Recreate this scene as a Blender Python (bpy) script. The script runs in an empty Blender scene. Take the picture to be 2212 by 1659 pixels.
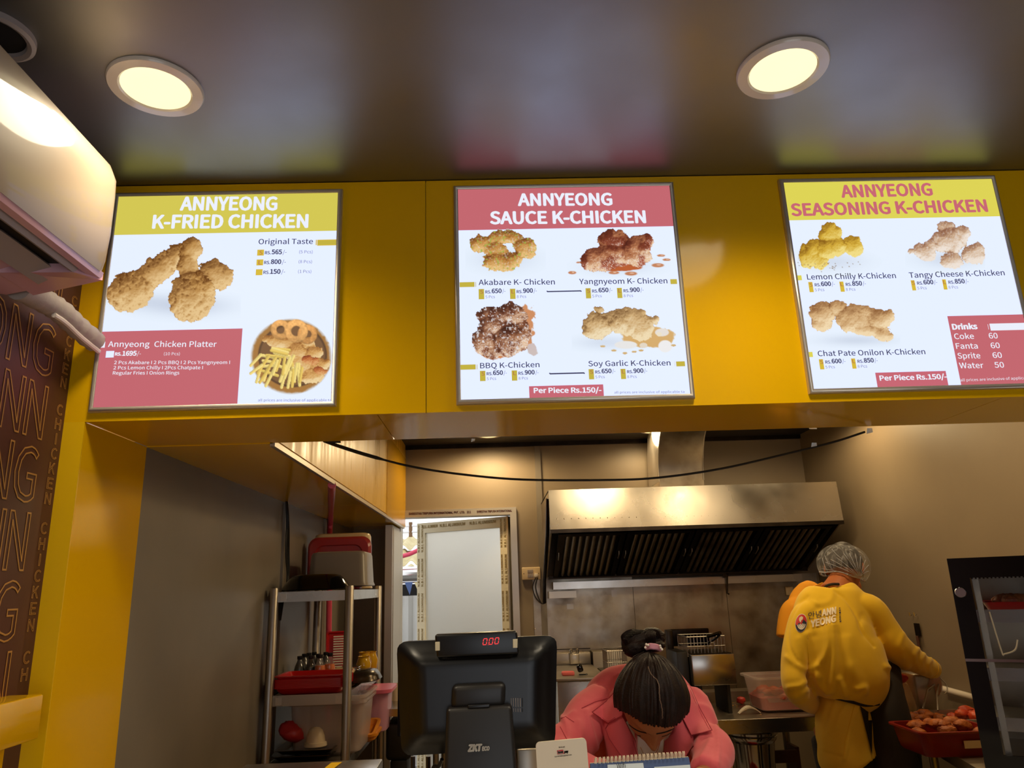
import bpy, bmesh, math, random
import numpy as np
from mathutils import Vector, Matrix
from mathutils.bvhtree import BVHTree
random.seed(7); rng=np.random.default_rng(7)
sc=bpy.context.scene; COL=sc.collection
# ---------------- camera ----------------
FPX=1585.; CX,CY=1106.,829.5
_y,_p,_r=math.radians(1.75),math.radians(15.4),math.radians(1.95)
cf=np.array([math.sin(_y)*math.cos(_p),math.cos(_y)*math.cos(_p),math.sin(_p)])
_r0=np.array([math.cos(_y),-math.sin(_y),0.]); _u0=np.cross(_r0,cf)
cr=_r0*math.cos(_r)-_u0*math.sin(_r); cu=_u0*math.cos(_r)+_r0*math.sin(_r)
CAM=np.array([0,0,1.5])
cam=bpy.data.cameras.new('camera'); camo=bpy.data.objects.new('camera',cam); COL.objects.link(camo)
cam.sensor_width=36; cam.lens=FPX/2212*36; cam.clip_start=.02; cam.clip_end=200
camo.matrix_world=Matrix(((cr[0],cu[0],-cf[0],0),(cr[1],cu[1],-cf[1],0),(cr[2],cu[2],-cf[2],1.5),(0,0,0,1)))
sc.camera=camo
# ---------------- world, exposure ----------------
w=bpy.data.worlds.new('overcast_daylight'); sc.world=w; w.use_nodes=True
WN=w.node_tree; bg=WN.nodes['Background']
bg.inputs[0].default_value=(.92,.95,1.0,1); bg.inputs[1].default_value=1.6
sc.view_settings.view_transform='Standard'; sc.view_settings.look='None'
sc.view_settings.exposure=0.0; sc.view_settings.gamma=1; sc.view_settings.use_curve_mapping=False
sc.cycles.max_bounces=7; sc.cycles.sample_clamp_indirect=6; sc.cycles.transparent_max_bounces=12
# ---------------- helpers ----------------
def at(x,y,Y=None,X=None,Z=None):
    d=cf+cr*(x-CX)/FPX-cu*(y-CY)/FPX
    t=Y/d[1] if Y is not None else (X/d[0] if X is not None else (Z-1.5)/d[2])
    return CAM+d*t
def pxm(Y,x=1106,y=1300): return np.linalg.norm(at(x+1,y,Y=Y)-at(x,y,Y=Y))   # metres per pixel at depth Y
def lin(c): return tuple((v/255/12.92 if v<=10 else ((v/255+.055)/1.055)**2.4) for v in c)
def mat(name,c,rough=.5,metal=0,emit=0,spec=None,alpha=1,trans=0,coat=0,noise=None,bump=None,ior=None,var=None,stretch=None,sub=0,sheen=0):
    m=bpy.data.materials.new(name); m.use_nodes=True; N=m.node_tree; b=N.nodes['Principled BSDF']
    col=lin(c)+(1,)
    if emit:
        b.inputs['Base Color'].default_value=(0,0,0,1); b.inputs['Emission Color'].default_value=col; b.inputs['Emission Strength'].default_value=emit
    else: b.inputs['Base Color'].default_value=col
    b.inputs['Roughness'].default_value=rough; b.inputs['Metallic'].default_value=metal
    if spec is not None: b.inputs['Specular IOR Level'].default_value=spec
    if ior: b.inputs['IOR'].default_value=ior
    if alpha<1: b.inputs['Alpha'].default_value=alpha
    if trans: b.inputs['Transmission Weight'].default_value=trans
    if coat: b.inputs['Coat Weight'].default_value=coat; b.inputs['Coat Roughness'].default_value=.05
    if sheen: b.inputs['Sheen Weight'].default_value=sheen
    if sub: b.inputs['Subsurface Weight'].default_value=sub; b.inputs['Subsurface Scale'].default_value=.02
    tc=N.nodes.new('ShaderNodeTexCoord'); mp=N.nodes.new('ShaderNodeMapping'); N.links.new(tc.outputs['Object'],mp.inputs[0])
    if stretch: mp.inputs['Scale'].default_value=stretch
    def ns(scale,det=4):
        n=N.nodes.new('ShaderNodeTexNoise'); n.inputs['Scale'].default_value=scale; n.inputs['Detail'].default_value=det
        N.links.new(mp.outputs[0],n.inputs['Vector']); return n
    if noise and not emit:   # (scale, second colour, lo, hi)
        s,c2,lo,hi=noise; n=ns(s,6); r=N.nodes.new('ShaderNodeValToRGB')
        r.color_ramp.elements[0].position=lo; r.color_ramp.elements[1].position=hi
        r.color_ramp.elements[0].color=col; r.color_ramp.elements[1].color=lin(c2)+(1,)
        N.links.new(n.outputs[0],r.inputs[0]); N.links.new(r.outputs[0],b.inputs['Base Color'])
    if var:  # roughness variation (scale, lo, hi)
        n=ns(var[0]); r=N.nodes.new('ShaderNodeMapRange'); r.inputs[1].default_value=.3; r.inputs[2].default_value=.7
        r.inputs[3].default_value=var[1]; r.inputs[4].default_value=var[2]
        N.links.new(n.outputs[0],r.inputs[0]); N.links.new(r.outputs[0],b.inputs['Roughness'])
    if bump:  # (scale, strength, distance)
        n=ns(bump[0]); bp=N.nodes.new('ShaderNodeBump'); bp.inputs['Strength'].default_value=bump[1]; bp.inputs['Distance'].default_value=bump[2]
        N.links.new(n.outputs[0],bp.inputs['Height']); N.links.new(bp.outputs[0],b.inputs['Normal'])
    return m
def prop(o,label=None,cat=None,group=None,kind=None):
    for k,v in (('label',label),('category',cat),('group',group),('kind',kind)):
        if v: o[k]=v
    return o
def root(name,loc,label,cat,group=None):
    o=bpy.data.objects.new(name,None); COL.objects.link(o); o.location=loc; o.empty_display_size=.05
    return prop(o,label,cat,group)
def wloc(o):
    l=Vector((0,0,0))
    while o is not None: l=l+o.location; o=o.parent
    return l
def link(name,me,m,parent=None,loc=None):
    o=bpy.data.objects.new(name,me); COL.objects.link(o)
    if m is not None: me.materials.append(m)
    off=wloc(parent) if parent is not None else Vector(loc) if loc is not None else None
    if off is not None: me.transform(Matrix.Translation(-off))
    if parent is not None: o.parent=parent
    elif loc is not None: o.location=loc
    return o
def sharpen(me,ang=38):
    bm=bmesh.new(); bm.from_mesh(me)
    for f in bm.faces: f.smooth=True
    for e in bm.edges:
        if len(e.link_faces)==2 and e.calc_face_angle(0)>math.radians(ang): e.smooth=False
    bm.to_mesh(me); bm.free()
class MB:
    def __init__(s): s.v=[]; s.f=[]
    def add(s,v,f):
        n=len(s.v); s.v+= [tuple(map(float,p)) for p in v]; s.f+=[tuple(i+n for i in q) for q in f]; return s
    def quad(s,*p): return s.add(p,[tuple(range(len(p)))])
    def box(s,x0,x1,y0,y1,z0,z1):
        return s.add([(x,y,z) for z in(z0,z1) for x,y in((x0,y0),(x1,y0),(x1,y1),(x0,y1))],
          [(3,2,1,0),(4,5,6,7),(0,1,5,4),(1,2,6,5),(2,3,7,6),(3,0,4,7)])
    def hexa(s,a,b):  # two quads a (bottom) b (top)
        return s.add(list(a)+list(b),[(3,2,1,0),(4,5,6,7),(0,1,5,4),(1,2,6,5),(2,3,7,6),(3,0,4,7)])
    def rbox(s,x0,x1,y0,y1,z0,z1,r=.01,seg=3,rot=None):
        bm=bmesh.new(); bmesh.ops.create_cube(bm,size=1)
        c=Vector(((x0+x1)/2,(y0+y1)/2,(z0+z1)/2))
        for v in bm.verts: v.co=Vector((v.co.x*(x1-x0),v.co.y*(y1-y0),v.co.z*(z1-z0)))
        bmesh.ops.bevel(bm,geom=bm.edges[:],offset=r,segments=seg,profile=.5,affect='EDGES')
        R=rot or Matrix.Identity(3)
        vs=[(R@v.co)+c for v in bm.verts]; bm.verts.index_update()
        s.add(vs,[tuple(v.index for v in f.verts) for f in bm.faces]); bm.free(); return s
    def tube(s,pts,r,n=10,cap=True):
        pts=[np.array(p,float) for p in pts]; rs=r if hasattr(r,'__len__') else [r]*len(pts)
        V=[];F=[]; up=None
        for i,p in enumerate(pts):
            t=pts[min(i+1,len(pts)-1)]-pts[max(i-1,0)]; t/=np.linalg.norm(t)+1e-9
            if up is None:
                up=np.cross(t,(0,0,1.)) if abs(t[2])<.9 else np.cross(t,(0,1.,0))
            a=up-t*(up@t); a/=np.linalg.norm(a)+1e-9; up=a; b=np.cross(t,a)
            for k in range(n):
                q=2*math.pi*k/n; V.append(p+rs[i]*(a*math.cos(q)+b*math.sin(q)))
        for i in range(len(pts)-1):
            for k in range(n): F.append((i*n+k,i*n+(k+1)%n,(i+1)*n+(k+1)%n,(i+1)*n+k))
        if cap: F.append(tuple(range(n))[::-1]); F.append(tuple(range((len(pts)-1)*n,len(pts)*n)))
        return s.add(V,F)
    def lathe(s,prof,c,n=32,R=None,sx=1,sy=1):
        c=np.array(c,float); V=[];F=[]
        for r_,z in prof:
            for k in range(n):
                q=2*math.pi*k/n; p=np.array((r_*math.cos(q)*sx,r_*math.sin(q)*sy,z))
                if R is not None: p=R@p
                V.append(c+p)
        for i in range(len(prof)-1):
            for k in range(n): F.append((i*n+k,i*n+(k+1)%n,(i+1)*n+(k+1)%n,(i+1)*n+k))
        return s.add(V,F)
    def rrect(s,prof,c,R=None,nc=6):
        """profile of (half_x, half_y, corner_radius, z): rounded-rectangle rings (tubs, lids, trays)"""
        c=np.array(c,float); V=[];F=[]; n=4*nc
        for hx,hy,rc,z in prof:
            rc=min(rc,hx,hy)
            for q in range(4):
                sx,sy=((1,1),(-1,1),(-1,-1),(1,-1))[q]
                for k in range(nc):
                    a=math.pi/2*(q+k/(nc-1)); p=np.array((sx*(hx-rc)+rc*math.cos(a),sy*(hy-rc)+rc*math.sin(a),z))
                    if R is not None: p=R@p
                    V.append(c+p)
        for i in range(len(prof)-1):
            for k in range(n): F.append((i*n+k,i*n+(k+1)%n,(i+1)*n+(k+1)%n,(i+1)*n+k))
        F.append(tuple(range(n))[::-1]); F.append(tuple(range((len(prof)-1)*n,len(prof)*n)))
        return s.add(V,F)
    def mesh(s,name='m'):
        me=bpy.data.meshes.new(name); me.from_pydata(s.v,[],s.f); me.update(); return me
    def build(s,name,m,parent=None,loc=None,smooth=True,fix=True,label=None):
        me=s.mesh(name)
        if fix:
            bm=bmesh.new(); bm.from_mesh(me); bmesh.ops.recalc_face_normals(bm,faces=bm.faces); bm.to_mesh(me); bm.free()
        if smooth: sharpen(me)
        o=link(name,me,m,parent,loc)
        if label: o['label']=label
        return o
def R3(ax,deg): return np.array(Matrix.Rotation(math.radians(deg),3,ax))
def evalmesh(o):
    dg=bpy.context.evaluated_depsgraph_get(); return bpy.data.meshes.new_from_object(o.evaluated_get(dg))
def struct(name,mb,m,parent=None,loc=None,**k):
    o=mb.build(name,m,parent,loc,**k)
    if parent is None: o['kind']='structure'
    return o
# ---- text ----
_tc={}
FONT=None
try:   # the typeface that ships inside Blender itself; the built-in one serves if it is missing
    import os
    FONT=bpy.data.fonts.load(os.path.join(bpy.utils.resource_path('LOCAL'),'datafiles','fonts','Noto Sans CJK Regular.woff2'))
except Exception: FONT=None
def textmesh(s,bold=0.,outline=0.,space=1.):
    k=(s,bold,outline,space)
    if k in _tc: return _tc[k]
    cu_=bpy.data.curves.new('t','FONT'); cu_.body=s; cu_.space_character=space
    cu_.resolution_u=3
    if FONT: cu_.font=FONT
    if outline: cu_.fill_mode='NONE'; cu_.bevel_depth=outline; cu_.bevel_resolution=0
    o=bpy.data.objects.new('t',cu_); COL.objects.link(o); bpy.context.view_layer.update()
    me=evalmesh(o); v=np.array([p.co[:] for p in me.vertices]) if len(me.vertices) else np.zeros((0,3))
    f=[tuple(p.vertices) for p in me.polygons]
    if bold>0 and len(v):   # heavier weight: overprint shifted copies
        n0=len(v); f0=list(f); vv=[v]
        for i,(dx,dy) in enumerate(((1,0),(-1,0),(0,1),(0,-1),(.7,.7),(-.7,-.7),(.7,-.7),(-.7,.7))):
            vv.append(v+np.array((dx*bold,dy*bold*.8,0))); f+= [tuple(q+n0*(i+1) for q in g) for g in f0]
        v=np.vstack(vv)
    bpy.data.objects.remove(o); bpy.data.curves.remove(cu_); bpy.data.meshes.remove(me)
    _tc[k]=(v,f); return v,f
CAPH=None
def caph():
    global CAPH
    if CAPH is None:
        v,_=textmesh('H'); CAPH=v[:,1].max()
    return CAPH
def put_text(mb,s,P0,P1,up,cap,bold=0.,outline=0.,lift=None,slant=0,space=1.):
    """lay text with its baseline from P0 to P1 (world), cap height in metres, into mesh builder"""
    v,f=textmesh(s,bold,outline,space)
    if not len(v): return
    P0=np.array(P0,float);P1=np.array(P1,float);up=np.array(up,float)
    x0,x1=v[:,0].min(),v[:,0].max(); L=np.linalg.norm(P1-P0); ex=(P1-P0)/L
    nrm=np.cross(ex,up); sy=cap/caph()
    X=(v[:,0]-x0)/(x1-x0)*L; Yc=v[:,1]*sy
    W=P0+np.outer(X+Yc*slant,ex)+np.outer(Yc,up)+(np.outer(v[:,2]*sy,nrm))
    if lift is not None: W=W+np.array(lift)
    mb.add(W,f)
# ---- value noise ----
def vnoise(x,y,seed=0):
    xi=np.floor(x).astype(int);yi=np.floor(y).astype(int);xf=x-xi;yf=y-yi
    def h(a,b):
        n=(a*374761393+b*668265263+seed*982451653)&0x7fffffff; n=(n^(n>>13))*1274126177&0x7fffffff
        return ((n^(n>>16))&0xffff)/65535.
    u=xf*xf*(3-2*xf);v=yf*yf*(3-2*yf)
    return (h(xi,yi)*(1-u)+h(xi+1,yi)*u)*(1-v)+(h(xi,yi+1)*(1-u)+h(xi+1,yi+1)*u)*v
def fbm(x,y,seed=0,o=4):
    s=0;a=.5
    for i in range(o): s=s+a*vnoise(x,y,seed+i);x=x*2.03;y=y*2.03;a*=.5
    return s/(1-.5**o)
def noise3(P,s,seed=0): # cheap 3d noise from three planes
    return (fbm(P[:,0]*s,P[:,1]*s+P[:,2]*s*.7,seed,3)+fbm(P[:,1]*s+5,P[:,2]*s-P[:,0]*s*.6,seed+9,3))-1.
# ---- organic bodies: lofts fused by a voxel remesh ----
def spline(P,n):
    P=np.array(P,float); Q=np.vstack([2*P[0]-P[1],P,2*P[-1]-P[-2]]); out=[]
    for i in range(1,len(Q)-2):
        for t in np.linspace(0,1,n,endpoint=False):
            a,b,c,d=Q[i-1],Q[i],Q[i+1],Q[i+2]
            out.append(.5*((2*b)+(-a+c)*t+(2*a-5*b+4*c-d)*t*t+(-a+3*b-3*c+d)*t**3))
    out.append(P[-1]); return np.array(out)
def loft(mb,pts,side,n=20,sub=5):
    """pts: rows of (x,y,z, r_side, r_depth); side = reference direction for r_side"""
    S=spline(pts,sub); V=[];F=[]; side=np.array(side,float)
    m=len(S)
    for i in range(m):
        p=S[i,:3]; t=S[min(i+1,m-1),:3]-S[max(i-1,0),:3]; t/=np.linalg.norm(t)+1e-9
        a=side-t*(side@t); a/=np.linalg.norm(a)+1e-9; b=np.cross(t,a)
        for k in range(n):
            q=2*math.pi*k/n; V.append(p+a*S[i,3]*math.cos(q)+b*S[i,4]*math.sin(q))
    for i in range(m-1):
        for k in range(n): F.append((i*n+k,i*n+(k+1)%n,(i+1)*n+(k+1)%n,(i+1)*n+k))
    V.append(S[0,:3]);V.append(S[-1,:3]); c0=m*n
    for k in range(n): F.append((c0,(k+1)%n,k)); F.append((c0+1,(m-1)*n+k,(m-1)*n+(k+1)%n))
    mb.add(V,F)
def fuse(mb,voxel,smooth=4,fac=.6):
    me=mb.mesh('tmp'); bm=bmesh.new(); bm.from_mesh(me); bmesh.ops.recalc_face_normals(bm,faces=bm.faces); bm.to_mesh(me); bm.free()
    o=bpy.data.objects.new('tmp',me); COL.objects.link(o)
    r=o.modifiers.new('r','REMESH'); r.mode='VOXEL'; r.voxel_size=voxel; r.use_smooth_shade=True
    if smooth: s=o.modifiers.new('s','SMOOTH'); s.iterations=smooth; s.factor=fac
    bpy.context.view_layer.update(); out=evalmesh(o)
    bpy.data.objects.remove(o); bpy.data.meshes.remove(me); return out
def verts(me):
    a=np.empty(len(me.vertices)*3,np.float64); me.vertices.foreach_get('co',a); return a.reshape(-1,3)
def normals(me):
    a=np.empty(len(me.vertices)*3,np.float32); me.vertices.foreach_get('normal',a); return a.reshape(-1,3).astype(float)
def setverts(me,V): me.vertices.foreach_set('co',V.astype(np.float32).ravel()); me.update()
def linkbody(name,me,m,parent,label=None):
    for p in me.polygons: p.use_smooth=True
    me.materials.clear(); o=link(name,me,m,parent)
    if label: o['label']=label
    return o
def bvh(me,off=(0,0,0)):
    return BVHTree.FromPolygons([v.co+Vector(off) for v in me.vertices],[tuple(p.vertices) for p in me.polygons])
# ---------------- materials ----------------
M={}
def D(k,*a,**kw): M[k]=mat(k,*a,**kw)
D('yellow_panel',(236,182,4),.11,spec=.22,bump=(3,.05,.01))
D('yellow_film',(222,172,20),.34,bump=(9,.2,.004),stretch=(1,1,.1),var=(20,.25,.45))
D('yellow_edge',(238,190,10),.3)
D('ceiling_paint',(34,34,36),.42,ior=3.0,bump=(55,.10,.002),var=(5,.38,.47))
D('kitchen_ceiling',(44,38,34),.6)
D('kitchen_wall',(140,124,100),.5,noise=(2.2,(132,116,94),.35,.7),bump=(30,.06,.002))
D('kitchen_wall_left',(130,120,106),.42,noise=(2.2,(116,108,96),.35,.7),bump=(30,.06,.002))
D('brown_wall',(92,52,42),.42,noise=(9,(78,42,34),.3,.7),bump=(60,.12,.002))
D('gold_line',(186,134,66),.45)
D('floor_tile',(120,112,104),.4,noise=(4,(98,92,86),.3,.7))
D('steel',(184,178,170),.28,1,var=(3,.2,.34),bump=(2.5,.12,.02))
D('steel_soft',(175,168,158),.42,1,var=(4,.33,.5))
D('steel_dirty',(176,166,150),.36,1,noise=(5,(120,105,88),.45,.75),var=(6,.28,.5),bump=(9,.12,.004))
D('steel_dark',(70,62,54),.35,1,noise=(8,(46,40,36),.3,.7))
D('filter_dark',(40,33,28),.38,1)
D('chrome',(225,222,218),.12,1)
D('frame_alu',(206,196,180),.3,.6)
D('white_plastic',(232,222,208),.22,coat=.5)
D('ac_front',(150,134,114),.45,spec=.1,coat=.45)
D('ac_grey',(168,156,150),.45)
D('ac_trim',(220,170,180),.2,coat=.4)
D('dark_slot',(14,11,10),.6)
D('black_plastic',(9,8,8),.34,bump=(260,.05,.0005))
D('black_satin',(26,23,21),.42,bump=(260,.08,.0005))
D('black_gloss',(12,10,9),.1)
D('cable_black',(14,12,12),.45)
D('insulation',(178,166,154),.7,bump=(40,.4,.006))
D('film_yellow',(222,172,10),.25,alpha=.55)
D('alu_frame',(198,190,178),.35,.7)
D('alu_tape',(226,214,178),.5)
D('tape_print',(190,164,96),.6)
D('tape_red',(150,60,50),.6)
D('frosted',(236,233,222),.6,trans=.85)
D('fence',(196,194,186),.6,noise=(8,(168,164,156),.3,.7),stretch=(1,1,.15))
D('roof_sheet',(222,208,160),.6,noise=(5,(190,172,120),.3,.7))
D('beam_brown',(120,88,56),.7)
D('pink_rubber',(214,70,96),.35)
D('white_out',(235,236,240),.4)
D('ink',(52,50,58),.6)
D('white_ink',(240,236,225),.5)
D('red_plastic',(196,12,16),.28,coat=.2)
D('red_lid_tray',(130,26,18),.3,alpha=.93)
D('red_clear',(168,44,44),.22,alpha=.82,coat=.3)
D('grey_tub',(128,118,106),.36)
D('beige_tub',(206,180,134),.3,alpha=.92)
D('clear_bin',(214,196,190),.3,alpha=.38)
D('clear_pink',(236,176,204),.3,alpha=.6)
D('pink_lid',(232,110,140),.35,alpha=.9)
D('orange_plastic',(236,150,40),.35,alpha=.9)
D('red_bag',(214,52,56),.3,alpha=.85)
D('bowl_white',(222,204,172),.3)
D('tray_dark',(70,60,50),.25,.6)
D('cola',(16,8,6),.06,coat=.6)
D('orange_soda',(232,112,8),.08,coat=.6)
D('bottle_clear',(210,214,216),.06,alpha=.14)
D('yellow_cup',(216,166,34),.1,coat=.5)
D('black_cap',(18,18,20),.4)
D('marinade',(190,52,20),.45,noise=(18,(222,96,40),.35,.65),bump=(30,.6,.01))
D('fried',(176,96,34),.6,noise=(26,(110,44,16),.4,.65),bump=(45,.8,.01))
D('meat_red',(186,44,30),.45)
D('tub_clear',(222,208,204),.22,alpha=.35)
D('wood_dark',(96,58,34),.5)
D('skin_f',(172,112,72),.5,sub=.15,spec=.3)
D('skin_m',(176,104,60),.5,sub=.15,spec=.3)
D('hair',(24,12,8),.55,spec=.25,noise=(14,(36,20,14),.4,.7),stretch=(6,1,6),bump=(60,.5,.003))
D('scalp',(104,80,62),.6)
D('pink_seam_shade',(176,58,70),.85)
D('pink_shirt',(214,86,96),.8,noise=(5,(226,98,106),.3,.7),bump=(300,.15,.0006),sheen=.2)
D('white_tee',(232,224,214),.8)
D('gold',(196,150,70),.25,1)
D('pearl',(240,228,214),.2,coat=.6)
D('scrunchie',(206,142,158),.7,bump=(60,.5,.004))
D('yellow_shirt',(236,192,22),.85,bump=(240,.12,.0006),sheen=.25)
D('yellow_tail',(240,204,70),.85,bump=(240,.12,.0006))
D('orange_shirt',(240,160,20),.8,bump=(240,.12,.0006))
D('apron',(30,22,20),.75)
D('trousers',(24,22,24),.8)
D('glove',(230,220,206),.2,alpha=.22)
D('card_white',(236,222,196),.35)
D('calendar_blue',(70,92,140),.4)
D('paper',(214,226,232),.6)
D('red_logo',(206,30,40),.5)
D('navy_logo',(30,36,66),.6)
D('brown_paper',(170,132,84),.7)
D('tape_yellow',(240,190,10),.4)
D('label_paper',(226,206,170),.6)
D('socket',(214,190,150),.35)
D('food_tan',(176,128,66),.6,noise=(20,(206,160,90),.4,.6),bump=(40,.6,.01))
D('pink_sponge',(230,110,110),.7)
D('glass_tint',(30,30,30),.03,alpha=.12,spec=.25)
D('bag_clear',(226,206,176),.2,alpha=.35)
# signs: backlit film
def sign(k,c,s=1.0):
    m=mat(k,c,.5,emit=s,spec=.08); M[k]=m
sign('lit_white',(226,232,248)); M['lit_white'].node_tree.nodes['Principled BSDF'].inputs['Emission Color'].default_value=(.62,.68,1,1); M['lit_white'].node_tree.nodes['Principled BSDF'].inputs['Emission Strength'].default_value=1.3; sign('lit_red',(196,104,112)); sign('lit_yellow',(212,200,84)); sign('lit_gold',(196,178,66)); sign('lit_amber',(216,186,60))
sign('lit_ink',(66,66,84)); sign('lit_ink2',(110,112,134)); sign('lit_paper',(236,240,252)); sign('lit_rose',(200,104,116)); sign('lit_rust',(176,96,80)); sign('lit_yellow2',(222,212,86))
sign('led_red',(255,70,70),1.2)
M['lamp_lit']=mat('lamp_lit',(255,236,176),.4,emit=1.5)
M['lamp_kitchen']=mat('lamp_kitchen',(255,226,150),.4,emit=2.0)
def hairnet_mat():
    m=mat('hairnet',(206,206,210),.6,alpha=.3); N=m.node_tree; b=N.nodes['Principled BSDF']
    tc=N.nodes.new('ShaderNodeTexCoord'); n=N.nodes.new('ShaderNodeTexNoise'); n.inputs['Scale'].default_value=16; n.inputs['Distortion'].default_value=2.2
    mp=N.nodes.new('ShaderNodeMapping'); mp.inputs['Scale'].default_value=(1.6,1.6,.5); N.links.new(tc.outputs['Object'],mp.inputs[0]); N.links.new(mp.outputs[0],n.inputs[0])
    r=N.nodes.new('ShaderNodeMapRange'); r.inputs[1].default_value=.45; r.inputs[2].default_value=.75; r.inputs[3].default_value=.10; r.inputs[4].default_value=.42
    N.links.new(n.outputs[0],r.inputs[0]); N.links.new(r.outputs[0],b.inputs['Alpha']); return m
M['hairnet']=hairnet_mat()
# ---------------- setting ----------------
FY=1.77; ZC=2.565; ZS=1.923; XL=-1.04; YB=5.28; XR=2.27; ZK=2.508; XK=-.99
struct('ceiling',MB().box(XL-.1,3.4,-2.6,2.2,ZC,ZC+.08),M['ceiling_paint'],label='dark grey satin ceiling above the menu boards')
struct('ceiling',MB().box(-1.2,2.5,2.10,YB+.1,ZK,ZK+.08),M['kitchen_ceiling'],label='dark kitchen ceiling behind the yellow fascia')
struct('floor',MB().box(-1.6,3.6,-2.6,5.4,-.08,0),M['floor_tile'])
wl=struct('wall_left',MB().box(XL-.12,XL,-2.6,FY,0,ZC),M['brown_wall'],label='brown wall printed with gold outlined letters')
struct('wall_right',MB().box(3.3,3.4,-2.6,FY,0,ZC),M['brown_wall'])
struct('wall_left_kitchen',MB().box(-1.12,XK,2.10,YB+.1,0,ZK),M['kitchen_wall_left'])
struct('wall_right_kitchen',MB().box(XR,XR+.1,2.1,YB+.1,0,ZK),M['kitchen_wall'])
DX0,DX1,DZ=-.70,.16,2.04
b=MB().box(XK,DX0,YB,YB+.1,0,ZK).box(DX0,DX1,YB,YB+.1,DZ,ZK).box(DX1,XR,YB,YB+.1,0,ZK)
wb=struct('wall_back',b,M['kitchen_wall'],smooth=False)
xs=at(1157,955,Y=YB)[0]
MB().box(xs-.012,xs+.03,YB-.012,YB,0,ZK-.03).build('batten',M['kitchen_wall_left'],wb)
MB().box(XK,XR,YB-.02,YB,ZK-.03,ZK).build('cornice',M['steel_dark'],wb)
# fascia with its seamed panels
core=MB().box(XL,3.3,FY+.012,2.10,ZS+.012,ZC)
wf=struct('wall_fascia',core,M['yellow_edge'],label='yellow fascia wall carrying the menu boards',smooth=False)
xa=at(920,620,Y=FY)[0]
for a,c in ((XL,xa-.001),(xa+.001,2.16),(2.162,3.3)):
    MB().box(a,c,FY,FY+.011,ZS-.003,ZC-.002).build('panel',M['yellow_panel'],wf)
for a,c in ((XL+.05,-.283),(-.281,1.3),(1.302,3.3)):
    MB().box(a,c,FY+.0125,2.10,ZS-.002,ZS+.01).build('soffit_panel',M['yellow_panel'],wf)
# pillar left of the opening
tp=struct('trim_1',MB().box(XL,XK-.004,FY+.004,2.10,0,ZS-.003),M['yellow_edge'],label='yellow clad pillar left of the kitchen opening',smooth=False)
MB().box(XK-.004,XK,FY+.004,2.10,0,ZS-.004).build('panel',M['yellow_panel'],tp)
MB().box(XL,XK,FY,FY+.004,0,ZS-.003).build('edge_strip',M['yellow_edge'],tp)
# bulkhead box along the left kitchen wall
xb=at(880,1143,Z=ZS)[0]; yb1=at(880,1143,Z=ZS)[1]
tb=struct('trim_2',MB().box(XK,xb-.006,2.10,YB,ZS+.004,ZK),M['yellow_edge'],label='yellow boxed duct running back along the left kitchen wall',smooth=False)
ys=[2.10,2.75,3.55,4.25,YB]
for a,c in zip(ys[:-1],ys[1:]):
    MB().box(xb-.006,xb,a+.001,c-.001,ZS+.01,ZK).build('side_panel',M['yellow_film'],tb)
for a,c in ((2.10,3.72),(3.723,YB)):
    MB().box(XK,xb-.004,a,c,ZS-.004,ZS+.004).build('underside_panel',M['yellow_panel'],tb)
MB().box(xb-.012,xb+.002,2.10,YB-.05,ZS-.012,ZS+.004).build('edge_trim',M['alu_frame'],tb)
MB().box(xb+.001,xb+.003,4.35,YB-.01,ZS+.0,ZK-.1).build('protective_film',M['film_yellow'],tb,label='loose translucent yellow film')
# left wall battens, partition, jamb
for px in (612,700):
    y=at(px,1150,X=XK)[1]; struct('trim_3' if px==612 else 'trim_4',MB().box(XK,XK+.012,y-.02,y+.02,0,ZS-.01),M['kitchen_wall_left'])
for nm_,x0_,x1_,z0_,z1_ in (('a',XL-.1,-.3,0,ZC),('b',2.3,3.4,0,ZC),('c',-.3,2.3,2.15,ZC)):
    struct('wall_rear_blocker' ,MB().box(x0_,x1_,-2.7,-2.6,z0_,z1_),M['brown_wall'])  # unseen rear wall, added to cut daylight coming in from behind
# brown wall outlined lettering
gl=MB(); 
def wall_letter(mb,ch,y0,y1,z0,z1,ol=.02):
    v,f=textmesh(ch,0,ol)
    x0,x1,b0,b1=v[:,0].min(),v[:,0].max(),v[:,1].min(),v[:,1].max()
    Y=y0+(v[:,0]-x0)/(x1-x0)*(y1-y0); Z=z0+(v[:,1]-b0)/(b1-b0)*(z1-z0)
    mb.add(np.stack([np.full(len(v),XL+.0012)+v[:,2]*.05,Y,Z],1),f)
for k in range(8):   # stacked words, letters outlined
    zt_=2.281-.1465*k; y=1.691
    for ch in reversed('ANN' if k%2==0 else 'YEONG'):
        wdt={'N':.073,'G':.080,'O':.082,'E':.058,'A':.078,'Y':.074}[ch]
        wall_letter(gl,ch,y-wdt,y,zt_-.128,zt_,.004); y-=wdt+.012
for rep in range(5):
    for j,ch in enumerate('CHICKEN'):
        z=2.226+.014-.281*rep-.0355*j
        if z<1.33: break
        wall_letter(gl,ch,(1.742 if ch=='I' else 1.733),(1.748 if ch=='I' else 1.757),z-.027,z,.007)
gl.build('outlined_lettering',M['gold_line'],wl,smooth=False,label='gold outlined wall lettering')
# yellow ledge board low on the left wall
p=at(95,1500,Y=1.80); lt=at(95,1500,X=XL+.09)
ledge=MB().rbox(XL,XL+.075,-.6,1.70,1.225,1.312,.004,2)
struct('trim_5',ledge,M['yellow_panel'],label='yellow boxed ledge along the foot of the brown wall')
struct('trim_6',MB().box(XL,XL+.02,-.6,1.68,0,1.225),M['yellow_panel'],label='yellow wainscot under the ledge')
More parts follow.
